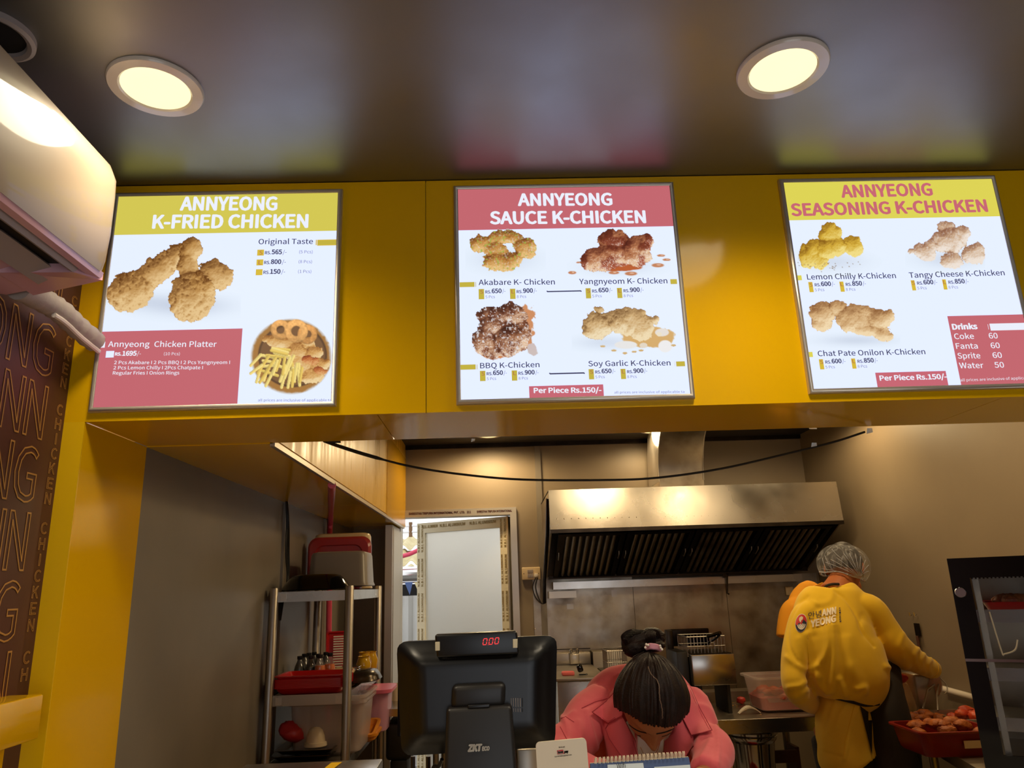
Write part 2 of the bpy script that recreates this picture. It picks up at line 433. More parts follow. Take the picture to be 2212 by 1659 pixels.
# ---------------- door, frame and leaf ----------------
dr=struct('door_1',MB().box(DX0-.005,DX0+.045,YB-.03,YB+.1,0,DZ).box(DX1-.045,DX1,YB-.03,YB+.1,0,DZ).box(DX0+.045,DX1-.045,YB-.03,YB+.1,DZ-.05,DZ),M['alu_frame'],label='aluminium framed back door standing open',smooth=False)
H=np.array((DX1-.05,YB+.06)); E2=np.array((at(904,1129,Y=5.72)[0],5.72)); dv=(E2-H)/np.linalg.norm(E2-H); LW=np.linalg.norm(E2-H); nv=np.array((-dv[1],dv[0]))
if nv[1]>0: nv=-nv
def leafbox(s0,s1,z0,z1,t0=0,t1=.035):
    P=[H+dv*s0-nv*t0*0,]; a=[H+dv*s0+nv*t1*.5,H+dv*s1+nv*t1*.5,H+dv*s1-nv*t1*.5,H+dv*s0-nv*t1*.5]
    return [(q[0],q[1],z0) for q in a],[(q[0],q[1],z1) for q in a]
zt=1.985
lf=MB()
for s0,s1,z0,z1 in ((0,.07,.02,zt),(LW-.07,LW,.02,zt),(.07,LW-.07,zt-.075,zt),(.07,LW-.07,.02,.12)): lf.hexa(*leafbox(s0,s1,z0,z1))
leaf=lf.build('door_leaf',M['alu_tape'],dr,smooth=False)
MB().hexa(*leafbox(.07,LW-.07,.12,zt-.075,0,.008)).build('frosted_pane',M['frosted'],leaf,smooth=False)
MB().hexa(*leafbox(.0,.012,.02,zt,0,.045)).build('hinge_edge',M['alu_frame'],leaf,smooth=False)
tx=MB(); o3=np.array((nv[0],nv[1],0))*.019
def L3(s,z): q=H+dv*s; return np.array((q[0],q[1],z))+o3
for k in range(7):
    z=.25+k*.25
    for s,c in ((.018,.018),(.052,.014),(LW-.055,.016),(LW-.022,.014)):
        put_text(tx,'N.B.I. ALUMINIUM',L3(s,z+.02),L3(s,z+.22),np.array((dv[0],dv[1],0)),c,.01)
for s0 in (.1,.36,.6):
    put_text(tx,'N.B.I. ALUMINIUM',L3(min(s0+.22,LW-.05),zt-.04),L3(s0,zt-.04),(0,0,1),.022,.01)
tx.build('tape_lettering',M['tape_print'],leaf,smooth=False)
tx=MB()
put_text(tx,'SHRESTHA TRIPURA INTERNATIONAL PVT. LTD.   311',(-.60,YB-.031,DZ-.032),(-.16,YB-.031,DZ-.032),(0,0,1),.015,.02)
put_text(tx,'SHRESTHA TRIPURA INTERNATIONAL',(-.12,YB-.031,DZ-.032),(.13,YB-.031,DZ-.032),(0,0,1),.015,.02)
tx.build('tape_lettering',M['tape_red'],dr,smooth=False)
struct('trim_7',MB().box(-.705,-.66,4.86,YB-.032,0,ZS-.013).box(-.665,-.655,4.9,YB-.032,0,ZS-.03),M['alu_frame'],label='aluminium post at the left of the back door',smooth=False)
# ---------------- outside ----------------
def outside():
    g=prop(MB().box(-6,6,5.5,14,-.1,-.005).build('yard_ground',M['floor_tile'],loc=(0,9,-.1)),kind='structure')
    f=root('corrugated_fence',(-.9,7.2,0),'grey corrugated sheet fence seen through the back door gap','fence')
    zt_=at(880,1287,Y=7.2)[2]; n=14
    for i in range(4):
        m=MB(); x0=-2.6+i*.8
        xx=np.linspace(x0,x0+.8,41); yy=7.2+.018*np.sin(xx*2*math.pi/.1)
        V=[];F=[]
        for j,(a,c) in enumerate(zip(xx,yy)): V+=[(a,c,0),(a,c,zt_)]
        for j in range(40): F.append((2*j,2*j+2,2*j+3,2*j+1))
        m.add(V,F).build('sheet',M['fence'],f)
    bm_=root('timber_beam',(-.9,7.9,1.6),'dark band of timber above the corrugated fence','beam'); 
    MB().box(-3,.5,7.9,7.98,at(880,1287,Y=7.9)[2]-.1,at(880,1262,Y=7.9)[2]).build('board',M['dark_slot'],bm_)
    pp=root('silver_roll',(-.9,7.7,at(880,1240,Y=7.7)[2]),'silver pipe lying across above the dark band','pipe')
    MB().tube([(-3,7.7,at(880,1240,Y=7.7)[2]),(.5,7.7,at(880,1240,Y=7.7)[2])],.075,20).build('pipe',M['chrome'],pp)
    for nm,(ya,yb_,Y0,Y1,lb) in {'a':(1160,1182,8.9,9.7,'upper corrugated yellowish roof sheet behind the back door'),'b':(1190,1216,8.3,9.0,'middle corrugated yellowish roof sheet behind the back door'),'c':(1224,1232,7.9,8.3,'lowest corrugated yellowish roof sheet behind the back door')}.items():
        z0=at(880,yb_,Y=Y0)[2]; z1=at(880,ya,Y=Y1)[2]; m=MB(); V=[];F=[]
        xx=np.linspace(-3.2,.6,200)
        for j,a in enumerate(xx):
            s=.03*math.sin(a*2*math.pi/.16); V+=[(a,Y0,z0+s),(a,Y1,z1+s),(a,Y0,z0+s-.008),(a,Y1,z1+s-.008)]
        for j in range(199): q=4*j; F+=[(q,q+4,q+5,q+1),(q+2,q+3,q+7,q+6),(q,q+2,q+6,q+4)]
        r_=root('corrugated_roof',(-.9,Y0,z0),lb,'roof'); m.add(V,F).build('sheet',M['roof_sheet'],r_)
        MB().box(-3.2,.6,Y0+.02,Y0+.09,z0-.13,z0-.04).build('purlin',M['beam_brown'],r_)
    for x in (-2.9,.4): MB().box(x,x+.05,7.68,7.72,-.1,at(880,1240,Y=7.7)[2]-.05).build('post',M['beam_brown'],pp)
    rb=root('pink_ribbon',(-1.2,7.6,at(860,1205,Y=7.6)[2]),'pink ribbon hose strung in front of the corrugated roofs','hose')
    MB().tube([at(820,1215,Y=7.6),at(860,1204,Y=7.6),at(885,1197,Y=7.6),at(930,1176,Y=7.6)],.022,10).build('hose',M['pink_rubber'],rb)
    MB().tube([at(930,1176,Y=7.6),(at(930,1176,Y=7.6)[0],7.6,-.1)],.02,8).build('post',M['beam_brown'],rb)
    pr_=root('white_pipe_rail',(-.9,8.2,at(880,1140,Y=8.2)[2]),'white pipe rail under the bright sky beyond the door','rail')
    xr_=at(1090,1150,Y=8.2)[0]; MB().box(xr_,xr_+.04,8.18,8.22,-.1,at(1090,1130,Y=8.2)[2]).build('post',M['beam_brown'],pr_)
    for y in (1136,1149): MB().tube([at(840,y+1,Y=8.2),at(1100,y-5,Y=8.2)],.014,8).build('pipe',M['white_out'],pr_)
    MB().tube([at(887,1128,Y=8.2),at(887,1160,Y=8.2)],.02,8).build('post',M['beam_brown'],pr_)
    hs=root('neighbour_house',(-2,11,1.5),'pale neighbouring house beyond the yard','building')
    MB().box(-5,-1.7,11,12,0,at(862,1125,Y=11)[2]).build('wall',M['white_out'],hs)
    for i in range(5):
        z=at(862,1160-i*9,Y=10.9)[2]; MB().box(-2.6,-1.68,10.9,10.99,z,z+.03).build('slat',M['fence'],hs)
    bl_=root('bunting',tuple(at(883,1258,Y=7.1)),'string of small triangular pennants in the back door gap','bunting')
    MB().tube([(-2.6,7.102,at(860,1258,Y=7.1)[2]),(.3,7.102,at(860,1257,Y=7.1)[2])],.004,6).build('string',M['white_out'],bl_)
    for x in (-2.6,.3): MB().tube([(x,7.102,-.1),(x,7.102,at(860,1257,Y=7.1)[2])],.015,8).build('post',M['beam_brown'],bl_)
    for i,(px,c,lb) in enumerate(((856,'pink_rubber','pink'),(883,'calendar_blue','blue grey'),(904,'roof_sheet','cream'))):
        a=at(px-9,1258,Y=7.1);b2=at(px+9,1256,Y=7.1);c2=at(px+2,1285,Y=7.1)
        m=MB(); m.add([a,b2,c2,a+[0,.004,0],b2+[0,.004,0],c2+[0,.004,0]],[(0,1,2),(3,5,4),(0,3,4,1),(1,4,5,2),(2,5,3,0)])
        o=m.build('pennant',M[c],bl_,smooth=False); o['label']=lb+' pennant'
outside()
# ---------------- menu boards ----------------
PY=FY-.010      # plane of the printed film
class Paint:
    """a printed food picture: colour attribute on a flat grid lying on the film (flat print)"""
    def __init__(s,x0,y0,x1,y1,step=1.3,bg=(232,242,255)):
        s.xs=np.arange(x0,x1,step); s.ys=np.arange(y0,y1,step); s.X,s.Y=np.meshgrid(s.xs,s.ys)
        s.rgb=np.zeros(s.X.shape+(3,))+np.array(bg); s.a=np.zeros(s.X.shape)
    def over(s,col,a):
        s.rgb=s.rgb*(1-a[...,None])+np.array(col)*a[...,None] if np.ndim(col)==1 else s.rgb*(1-a[...,None])+col*a[...,None]
        s.a=np.maximum(s.a,a)
    def shadow(s,cx,cy,rx,ry,st=.3,col=(140,150,176)):
        d=((s.X-cx)/rx)**2+((s.Y-cy)/ry)**2; s.over(col,st*np.exp(-d*1.6))
    def ell(s,cx,cy,rx,ry,col,rot=0,soft=.12,rag=0,seed=0,hole=0):
        c,n=math.cos(math.radians(rot)),math.sin(math.radians(rot)); u=(s.X-cx)*c+(s.Y-cy)*n; v=-(s.X-cx)*n+(s.Y-cy)*c
        d=np.sqrt((u/rx)**2+(v/ry)**2)
        if rag: d=d+rag*(fbm(s.X/9,s.Y/9,seed)-.5)
        a=np.clip((1-d)/soft,0,1)
        if hole: a*=np.clip((d-hole)/soft,0,1)
        s.over(col,a); return a
    def lumps(s,L,pal,seed,crk=7.,glaze=None,flake=0,green=0,rough=.22,sat=1.):
        dark,mid,light=[np.array(c,float) for c in pal]
        Hh=np.full(s.X.shape,-1e3)
        wx=(fbm(s.X/16,s.Y/16,seed+3)-.5)*12; wy=(fbm(s.X/16,s.Y/16,seed+5)-.5)*12
        wx=wx+(fbm(s.X/5,s.Y/5,seed+13)-.5)*5; wy=wy+(fbm(s.X/5,s.Y/5,seed+15)-.5)*5
        for i,(cx,cy,rx,ry,rot) in enumerate(L):
            c,n=math.cos(math.radians(rot)),math.sin(math.radians(rot)); u=(s.X+wx-cx)*c+(s.Y+wy-cy)*n; v=-(s.X+wx-cx)*n+(s.Y+wy-cy)*c
            d=(u/rx)**2+(v/ry)**2+rough*(fbm(s.X/7,s.Y/7,seed+i)-.5)*2
            h=np.where(d<1,np.sqrt(np.clip(1-d,0,1))*min(rx,ry)+i*1.5,-1e3); Hh=np.maximum(Hh,h)
        m=Hh>-500
        Hb=np.where(m,Hh,0.)
        for _ in range(3):
            for ax in (0,1):
                c_=np.cumsum(np.pad(Hb,[(4,3) if ax==k else (0,0) for k in (0,1)],mode='edge'),axis=ax)
                Hb=(np.take(c_,range(7,c_.shape[ax]),axis=ax)-np.take(c_,range(0,c_.shape[ax]-7),axis=ax))/7
        ao=np.clip((Hb-np.where(m,Hh,0))/5.,0,1)
        rid=1-np.abs(2*fbm(s.X/crk,s.Y/crk,seed+20,4)-1)*2.2; rid2=1-np.abs(2*fbm(s.X/(crk*.45),s.Y/(crk*.45),seed+27,3)-1)*2
        H2=np.where(m,Hh,0)*.95+rid*2.3+rid2*1.2
        gy,gx=np.gradient(H2,s.ys,s.xs); nz=1/np.sqrt(1+gx**2*.55+gy**2*.55)
        sh=np.clip((-gx*.35-gy*.75)*nz*.42+.62+.10*rid-1.1*ao,0,1.15)
        gy2,gx2=np.gradient(np.where(m,Hb,0),s.ys,s.xs); big=np.clip(.52-gx2*.3-gy2*.62,0,1); edge=np.clip(np.where(m,Hh,0)/9.,0,1); sh=sh*.5+big*.56; sh=sh*(.62+.38*edge)
        t=np.clip(sh*1.0+ (fbm(s.X/22,s.Y/22,seed+40)-.5)*.35,0,1)
        col=np.where(t[...,None]<.5,dark+(mid-dark)*(t[...,None]*2),mid+(light-mid)*((t[...,None]-.5)*2))
        if glaze is not None:
            g=np.clip((fbm(s.X/14,s.Y/14,seed+50)-.42)*5,0,1)*.75
            col=col*(1-g[...,None])+np.array(glaze)*(.55+.6*sh[...,None])*g[...,None]
            hl=np.clip((rid2-.72)*5,0,1)*np.clip((sh-.5)*3,0,1)*.8; col=col*(1-hl[...,None])+np.array((246,232,220))*hl[...,None]
        if flake:
            f=np.clip((fbm(s.X/3.2,s.Y/3.2,seed+60,2)-.66)*12,0,1)*flake; col=col*(1-f[...,None])+np.array((232,232,236))*f[...,None]
        if green:
            f=np.clip((fbm(s.X/4,s.Y/4,seed+70,2)-.68)*12,0,1)*green; col=col*(1-f[...,None])+np.array((160,176,70))*f[...,None]
        s.over(np.clip(col,0,255),m.astype(float)*.97)
    def capsule(s,x0,y0,x1,y1,w,col,seed=0):
        dx,dy=x1-x0,y1-y0; L2=dx*dx+dy*dy; t=np.clip(((s.X-x0)*dx+(s.Y-y0)*dy)/L2,0,1)
        px,py=x0+t*dx,y0+t*dy; d=np.hypot(s.X-px,s.Y-py)/w; side=((s.X-px)*dy-(s.Y-py)*dx)/math.sqrt(L2)/w
        c=np.array(col)*(1+.13*side[...,None]-.25*np.clip(d-.6,0,1)[...,None]); s.over(np.clip(c,0,255),np.clip((1.05-d)*6,0,1))
    def ring(s,cx,cy,r,w,col,sy=1):
        d=np.hypot(s.X-cx,(s.Y-cy)/sy); q=(d-r)/w; n=fbm(s.X/4,s.Y/4,3)
        sh=.8+.3*np.sqrt(np.clip(1-q*q,0,1))-.12*((s.Y-cy)/(r+w))+.35*(n-.5)
        s.over(np.clip(np.array(col)*sh[...,None],0,255),np.clip((1-np.abs(q))*5,0,1))
    def build(s,name,parent,y,label=None):
        ny,nx=s.X.shape; keep=s.a>.012
        k2=keep.copy(); k2[:-1]|=keep[1:];k2[1:]|=keep[:-1];k2[:,:-1]|=keep[:,1:];k2[:,1:]|=keep[:,:-1]
        D_=cf[None,None]+cr[None,None]*((s.X-CX)/FPX)[...,None]-cu[None,None]*((s.Y-CY)/FPX)[...,None]
        P=CAM+D_*(y/D_[...,1])[...,None]; P=P.reshape(-1,3); idx=np.arange(ny*nx).reshape(ny,nx)
        q=k2[:-1,:-1]&k2[1:,:-1]&k2[:-1,1:]&k2[1:,1:]
        F=np.stack([idx[:-1,:-1][q],idx[1:,:-1][q],idx[1:,1:][q],idx[:-1,1:][q]],1)
        used=np.unique(F); rm=np.full(ny*nx,-1); rm[used]=np.arange(len(used))
        me=bpy.data.meshes.new(name); me.from_pydata(P[used].tolist(),[],rm[F].tolist())
        ca=me.color_attributes.new('print','FLOAT_COLOR','POINT'); c=s.rgb.reshape(-1,3)[used]/255.
        c=np.where(c<.04,c/12.92,((c+.055)/1.055)**2.4); ca.data.foreach_set('color',np.hstack([c,np.ones((len(c),1))]).astype(np.float32).ravel())
        o=link(name,me,M['lit_print'],parent)
        if label:o['label']=label
        return o
m=mat('lit_print',(255,255,255),.5,emit=1,spec=.08); b_=m.node_tree.nodes['Principled BSDF']; a_=m.node_tree.nodes.new('ShaderNodeVertexColor'); a_.layer_name='print'
m.node_tree.links.new(a_.outputs[0],b_.inputs['Emission Color']); b_.inputs['Emission Strength'].default_value=1.0; M['lit_print']=m

def board(x0,x1,z0,z1,label,ox,oy,s):
    q=(FY-.014)/FY; x0*=q if x0<0 else 1; x1*=q if x1>0 else 1; z1=1.5+(z1-1.5)*q   # the rim stands 14 mm proud of the wall
    r=root('menu_board',((x0+x1)/2,PY,z0),label,'menu board','backlit menu boards on the yellow fascia')
    bx=MB()
    MB().box(x0+.006,x1-.006,FY-.008,FY,z0+.006,z1-.006).build('light_box',M['steel_dark'],r)
    # rounded snap frame, mitred
    w=.0118; prof=[(0,0),(0,-.010),(.0025,-.0135),(.006,-.0150),(.0095,-.0138),(w,-.0118),(w,-.008)]
    V=[];F=[]; cs=[(x0,z0,1,1),(x1,z0,-1,1),(x1,z1,-1,-1),(x0,z1,1,-1)]
    for (x,z,sx,sz) in cs:
        for a,d in prof: V.append((x+sx*a,FY+d,z+sz*a))
    n=len(prof)
    for i in range(4):
        for k in range(n-1): a=i*n+k;c=((i+1)%4)*n+k; F.append((a,c,c+1,a+1))
    MB().add(V,F).build('snap_frame',M['frame_alu'],r)
    MB().quad((x0+w-.001,PY,z0+w-.001),(x1-w+.001,PY,z0+w-.001),(x1-w+.001,PY,z1-w+.001),(x0+w-.001,PY,z1-w+.001)).build('lit_panel',M['lit_white'],r,smooth=False)
    B=dict(root=r,ox=ox,oy=oy,s=s,mbs={},x0=x0+w-.001,x1=x1-w+.001,z0=z0+w-.001,z1=z1-w+.001,lev=0)
    return B
def q2(B,x,y,l=0): return at(B['ox']+x*B['s'],B['oy']+y*B['s'],Y=PY-l)
def getmb(B,k): return B['mbs'].setdefault(k,MB())
def txt(B,s,x0,y0,x1,y1,cap,c='lit_ink',bold=0.,l=.0016):
    mb=MB(); P0=q2(B,x0,y0,l);P1=q2(B,x1,y1,l); capm=np.linalg.norm(q2(B,x0,y0,l)-q2(B,x0,y0-cap,l))
    put_text(mb,s,P0,P1,(0,0,1),capm,bold); mb.build('lettering',M[c],B['root'],smooth=False)
def rect(B,x0,y0,x1,y1,c,name='printed_band',l=.0008):
    a=q2(B,x0,y0,l);b=q2(B,x1,y1,l)
    xa_,xb_=max(a[0],B['x0']),min(b[0],B['x1']); za,zb=max(b[2],B['z0']),min(a[2],B['z1'])
    MB().quad((xa_,PY-l,za),(xb_,PY-l,za),(xb_,PY-l,zb),(xa_,PY-l,zb)).build(name,M[c],B['root'],smooth=False)
def finish(B):
    pass
def dot(B,x,y,r,c='lit_ink'):
    P=q2(B,x,y,.0016); rr=r*B['s']*pxm(FY); MB().add([P+np.array((math.cos(a)*rr,0,math.sin(a)*rr)) for a in np.linspace(0,2*math.pi,12,endpoint=False)],[tuple(range(12))]).build('line_end',M[c],B['root'],smooth=False)
def price(B,x,y,S,v,pcs,k=1.,gold='lit_gold',lab='5 Pcs'):
    """size tile, price and piece count laid out from the tile's top left"""
    rect(B,x,y,x+40*k,y+70*k,gold,'size_tile')
    txt(B,S,x+12*k,y+32*k,x+32*k,y+31.5*k,26*k,'lit_rust')
    txt(B,'RS.',x+47*k,y+30*k,x+88*k,y+29*k,20*k,'lit_ink',.01); txt(B,v,x+91*k,y+28*k,x+160*k,y+26*k,29*k,'lit_ink',.014)
    txt(B,'/-',x+164*k,y+26*k,x+186*k,y+25.5*k,26*k,'lit_ink')
    txt(B,lab,x+48*k,y+64*k,x+113*k,y+62*k,19*k,'lit_ink2',0)
# --- left board ---
B=board(-.988,-.381,1.941,2.546,'backlit menu board with yellow header reading K-FRIED CHICKEN, left of the three',0,380,.35262)
rect(B,560,60,2100,335,'lit_yellow','header_band')
txt(B,'ANNYEONG',1100,209,1698,208,78,'lit_paper',.016); txt(B,'K-FRIED CHICKEN',930,320,1888,315,78,'lit_paper',.016)
txt(B,'Original Taste',1583,418,1917,416,31,'lit_ink',.004)
rect(B,1935,391,1940,424,'lit_amber'); rect(B,1944,391,2072,425,'lit_amber'); rect(B,1948,396,2072,420,'lit_gold','size_tile',.0012)
for i,(S,v,p) in enumerate((('S','565','(5 Pcs)'),('L','800','(8 Pcs)'),('','150','(1 Pcs)'))):
    x=1577-i*4.5; y=452+i*60; rect(B,x,y,x+39,y+36,'lit_amber','size_tile')
    if S: txt(B,S,x+11,y+30,x+30,y+30,24,'lit_rust')
    txt(B,'RS.',x+45,y+28,x+83,y+28,19,'lit_ink',.01); txt(B,v,x+86,y+27,x+150,y+27,27,'lit_ink',.014); txt(B,'/-',x+154,y+27,x+178,y+26,24,'lit_ink')
    txt(B,p,1832-i*3,y+22,1915-i*4,y+22,18,'lit_ink2')
rect(B,560,956,1451,1440,'lit_red','printed_band')
rect(B,614,1016,628,1052,'lit_paper','size_tile',.0012); rect(B,633,1016,641,1052,'lit_paper','size_tile',.0012)
txt(B,'Annyeong',661,1047,915,1047,33,'lit_paper',.004); txt(B,'Chicken Platter',944,1047,1326,1047,33,'lit_paper',.004)
rect(B,651,1073,696,1112,'lit_white','size_tile',.0012)
txt(B,'RS.',703,1100,744,1100,18,'lit_paper',.02); txt(B,'1695',748,1101,836,1100,27,'lit_paper',.016); txt(B,'/-',838,1100,862,1100,24,'lit_paper'); txt(B,'(10 Pcs)',1003,1098,1101,1098,17,'lit_paper')
for i,t in enumerate((('2 Pcs Akabare I 2 Pcs BBQ I 2 Pcs Yangnyeom I',698,1408),('2 Pcs Lemon Chilly I 2Pcs Chatpate I',694,1242),('Regular Fries I Onion Rings',690,1098))):
    txt(B,t[0],t[1],1153+i*32,t[2],1152+i*32,20,'lit_paper',.004)
txt(B,'all prices are inclusive of applicable ta',1580,1381,2030,1381,15,'lit_ink2')
finish(B); g=B['root']
P=Paint(226,505,520,712)
P.shadow(400,660,110,26,.35); P.shadow(300,650,70,20,.2)
pal=((96,54,18),(186,138,76),(230,194,136))
P.lumps([(330,590,74,30,-38),(385,548,44,20,-28),(283,628,52,44,-20)],pal,3,crk=11)
P.lumps([(466,592,38,30,28),(440,610,30,26,0)],pal,8,crk=10)
P.lumps([(412,540,24,30,8),(408,580,24,46,-4),(414,640,50,56,18),(414,655,40,36,10)],pal,14,crk=11)
P.build('food_print',g,PY-.0012,'fried drumsticks picture')
P=Paint(538,686,720,858)
P.ell(629,770,89,83,(150,104,56)); P.ell(629,770,86,80,(168,120,64),soft=.05,rag=.1,seed=4); P.ell(632,768,76,70,(96,70,50),soft=.04); P.ell(632,768,72,66,(126,92,62),soft=.05)
P.lumps([(625,742,22,16,0),(600,738,36,14,10),(640,762,26,22,20),(665,740,18,12,0),(675,765,24,16,-30),(690,790,26,14,-20),(660,790,20,16,0),(675,812,26,16,-10),(645,780,18,14,0)],((140,86,40),(212,160,92),(240,212,160)),31,crk=5)
P.lumps([(680,780,12,9,0),(690,800,14,8,0),(664,778,10,8,0)],((120,50,30),(190,110,60),(230,180,120)),35,crk=4)
P.ring(606,712,15,7,(206,152,90)); P.ring(664,722,15,7,(198,142,82)); P.ring(640,715,18,8,(214,160,96))
rr=random.Random(5)
for i in range(34):
    a=rr.uniform(0,1); x=562+a*84+rr.uniform(-8,8); y=770+rr.uniform(-14,26)+a*14; an=math.radians(rr.uniform(100,150) if a<.6 else rr.uniform(80,118)); L=rr.uniform(24,42)
    if i<10: x=560+rr.uniform(0,34); y=752+rr.uniform(0,50); an=math.radians(rr.uniform(-10,22)); L=34
    P.capsule(x,y,x+math.cos(an)*L,y+math.sin(an)*L,3.4,(236,212,128) if i%3 else (224,192,98))
P.build('platter_print',g,PY-.0012,'round wooden platter picture')
# --- middle board ---
B=board(-.086,.513,1.936,2.549,'backlit menu board with red header reading SAUCE K-CHICKEN, middle of the three',960,380,.31337)
rect(B,60,60,1640,345,'lit_red','header_band')
txt(B,'ANNYEONG',506,204,1160,200,80,'lit_paper',.016); txt(B,'SAUCE K-CHICKEN',314,330,1392,322,82,'lit_paper',.016)
for (t,x0,y0,x1,y1) in (('Akabare K- Chicken',236,752,762,748),('Yangnyeom K- Chicken',930,746,1538,740),('BBQ K-Chicken',246,1326,656,1318),('Soy Garlic K-Chicken',993,1312,1560,1306)): txt(B,t,x0,y0,x1,y1,36,'lit_ink',.004)
price(B,235,780,'S','650','',1); price(B,451,778,'L','900','',1,lab='8 Pcs'); price(B,972,774,'S','650','',1); price(B,1188,772,'L','900','',1,lab='8 Pcs')
price(B,244,1344,'S','650','',1); price(B,463,1341,'L','900','',1,lab='8 Pcs'); price(B,993,1332,'S','650','',1); price(B,1213,1330,'L','900','',1,lab='8 Pcs')
for x0,x1,y in ((708,942,795),(726,964,1361)): rect(B,x0,y-1.5,x1,y+1.5,'lit_ink'); dot(B,x0,y,5); dot(B,x1,y,5)
rect(B,104,733,208,765,'lit_gold'); rect(B,213,731,218,765,'lit_gold'); rect(B,100,1302,216,1334,'lit_gold'); rect(B,222,1300,227,1334,'lit_gold')
rect(B,1556,712,1605,745,'lit_gold'); rect(B,1546,710,1550,747,'lit_gold'); rect(B,1596,1279,1660,1312,'lit_gold'); rect(B,1585,1277,1590,1313,'lit_gold')
rect(B,583,1450,1100,1524,'lit_rose'); txt(B,'Per Piece Rs.150/-',616,1496,1084,1492,34,'lit_paper',.014)
txt(B,'all prices are inclusive of applicable ta',1172,1500,1655,1495,16,'lit_ink2')
finish(B); g=B['root']
P=Paint(1005,492,1180,600); P.shadow(1090,560,80,30,.2)
P.lumps([(1038,528,26,20,10),(1078,514,30,16,-10),(1110,512,24,14,20),(1134,535,24,24,10),(1068,540,28,16,0),(1082,566,40,20,0),(1108,560,20,18,0)],((104,56,20),(186,126,58),(232,190,122)),41,crk=5,green=.9,flake=.4); P.build('food_print',g,PY-.0012,'green flecked glazed chicken picture')
P=Paint(1224,490,1450,602); P.shadow(1340,575,90,20,.2)
P.ell(1330,578,60,8,(186,96,52),rag=.2,seed=5)
P.lumps([(1325,520,36,26,0),(1300,560,46,28,-8),(1375,545,34,34,0),(1392,522,22,16,0),(1330,550,40,24,20)],((98,44,28),(178,112,72),(232,196,158)),44,crk=5,glaze=(120,40,22))
for x,y,rx,ry in ((1236,589,10,4),(1326,589,13,4),(1363,591,15,5),(1421,573,15,5),(1428,552,10,3),(1440,561,10,3),(1249,567,5,2)): P.ell(x,y,rx,ry,(196,130,92),soft=.25); P.ell(x+2,y-1,rx*.4,ry*.3,(234,200,176),soft=.4)
P.build('food_print',g,PY-.0012,'dark red sauced chicken picture')
P=Paint(1015,650,1175,785)
P.ell(1128,705,28,48,(206,142,98),rot=8,rag=.9,seed=9); P.ell(1070,755,44,20,(206,132,84),rag=.4,seed=12); P.ell(1150,755,12,14,(206,190,186),rag=.9,seed=15)
P.lumps([(1062,682,32,22,0),(1104,680,36,26,10),(1085,706,28,18,0),(1048,735,28,32,0),(1104,735,42,32,-20),(1130,722,16,36,0),(1060,758,22,16,30),(1060,705,26,20,0)],((74,42,32),(152,100,70),(226,192,160)),51,crk=5,glaze=(96,44,26),flake=.8); P.build('food_print',g,PY-.0012,'sesame dotted brown chicken picture')
P=Paint(1235,652,1475,775); P.shadow(1310,740,80,18,.2)
P.ell(1400,728,60,24,(214,172,110),rag=.4,seed=7)
P.ell(1352,745,26,9,(232,230,228)); P.ell(1390,746,9,6,(226,214,196)); P.ell(1437,748,16,14,(238,236,236)); P.ell(1430,718,16,9,(230,222,214)); P.ell(1424,722,6,5,(236,224,200))
for x,y in ((1302,748),(1326,757),(1350,763),(1370,760),(1385,757),(1455,746)): P.ell(x,y,6,2.5,(210,176,120))
P.lumps([(1290,705,34,30,0),(1325,685,30,14,-20),(1294,668,10,9,0),(1365,695,44,30,10),(1385,712,26,24,0),(1358,678,24,14,0),(1412,692,12,10,0),(1340,708,26,14,20)],((120,84,46),(204,166,112),(240,220,180)),55,crk=5.5); P.build('food_print',g,PY-.0012,'pale chicken with garlic picture')
# --- right board ---
B=board(.798,1.409,1.940,2.552,'backlit menu board with yellow header reading SEASONING K-CHICKEN, right of the three',1660,360,.31346)
rect(B,60,60,1700,340,'lit_yellow2','header_band')
txt(B,'ANNYEONG',504,211,1136,196,80,'lit_rose',.016); txt(B,'SEASONING K-CHICKEN',160,338,1516,308,80,'lit_rose',.016)
for (t,x0,y0,x1,y1) in (('Lemon Chilly K-Chicken',268,778,880,768),('Tangy Cheese K-Chicken',972,766,1630,748),('Chat Pate Onilon K-Chicken',342,1306,1083,1292)): txt(B,t,x0,y0,x1,y1,36,'lit_ink',.004)
price(B,273,795,'S','600','',1,'lit_amber'); price(B,487,792,'L','850','',1,'lit_amber','8 Pcs'); price(B,979,783,'S','600','',1,'lit_amber'); price(B,1195,777,'L','850','',1,'lit_amber','8 Pcs')
price(B,346,1327,'S','600','',1,'lit_amber'); price(B,568,1322,'L','850','',1,'lit_amber','8 Pcs')
rect(B,150,750,232,783,'lit_yellow2'); rect(B,237,748,242,782,'lit_yellow2'); rect(B,230,1278,308,1312,'lit_yellow2'); rect(B,313,1276,318,1311,'lit_yellow2')
rect(B,735,1420,1245,1530,'lit_rose'); txt(B,'Per Piece Rs.150/-',768,1474,1233,1462,33,'lit_paper',.014)
rect(B,1232,1030,1900,1530,'lit_red'); txt(B,'Drinks',1268,1122,1443,1118,36,'lit_paper',.02)
rect(B,1512,1086,1517,1122,'lit_paper','size_tile',.0012); rect(B,1522,1082,1900,1121,'lit_paper','size_tile',.0012)
for i,(t,w_,v) in enumerate((('Coke',136,'60'),('Fanta',150,'60'),('Sprite',156,'60'),('Water',166,'50'))):
    x=1283+i*12; y=1188+i*67; txt(B,t,x,y,x+w_,y-2,37,'lit_paper',.004); txt(B,v,1522+i*13,y-4,1583+i*14.5,y-5,37,'lit_paper',.004)
txt(B,'all prices are inclusive of applicable ta',1324,1480,1850,1462,18,'lit_paper')
finish(B); g=B['root']
P=Paint(1722,475,1925,600); P.shadow(1800,565,80,24,.2)
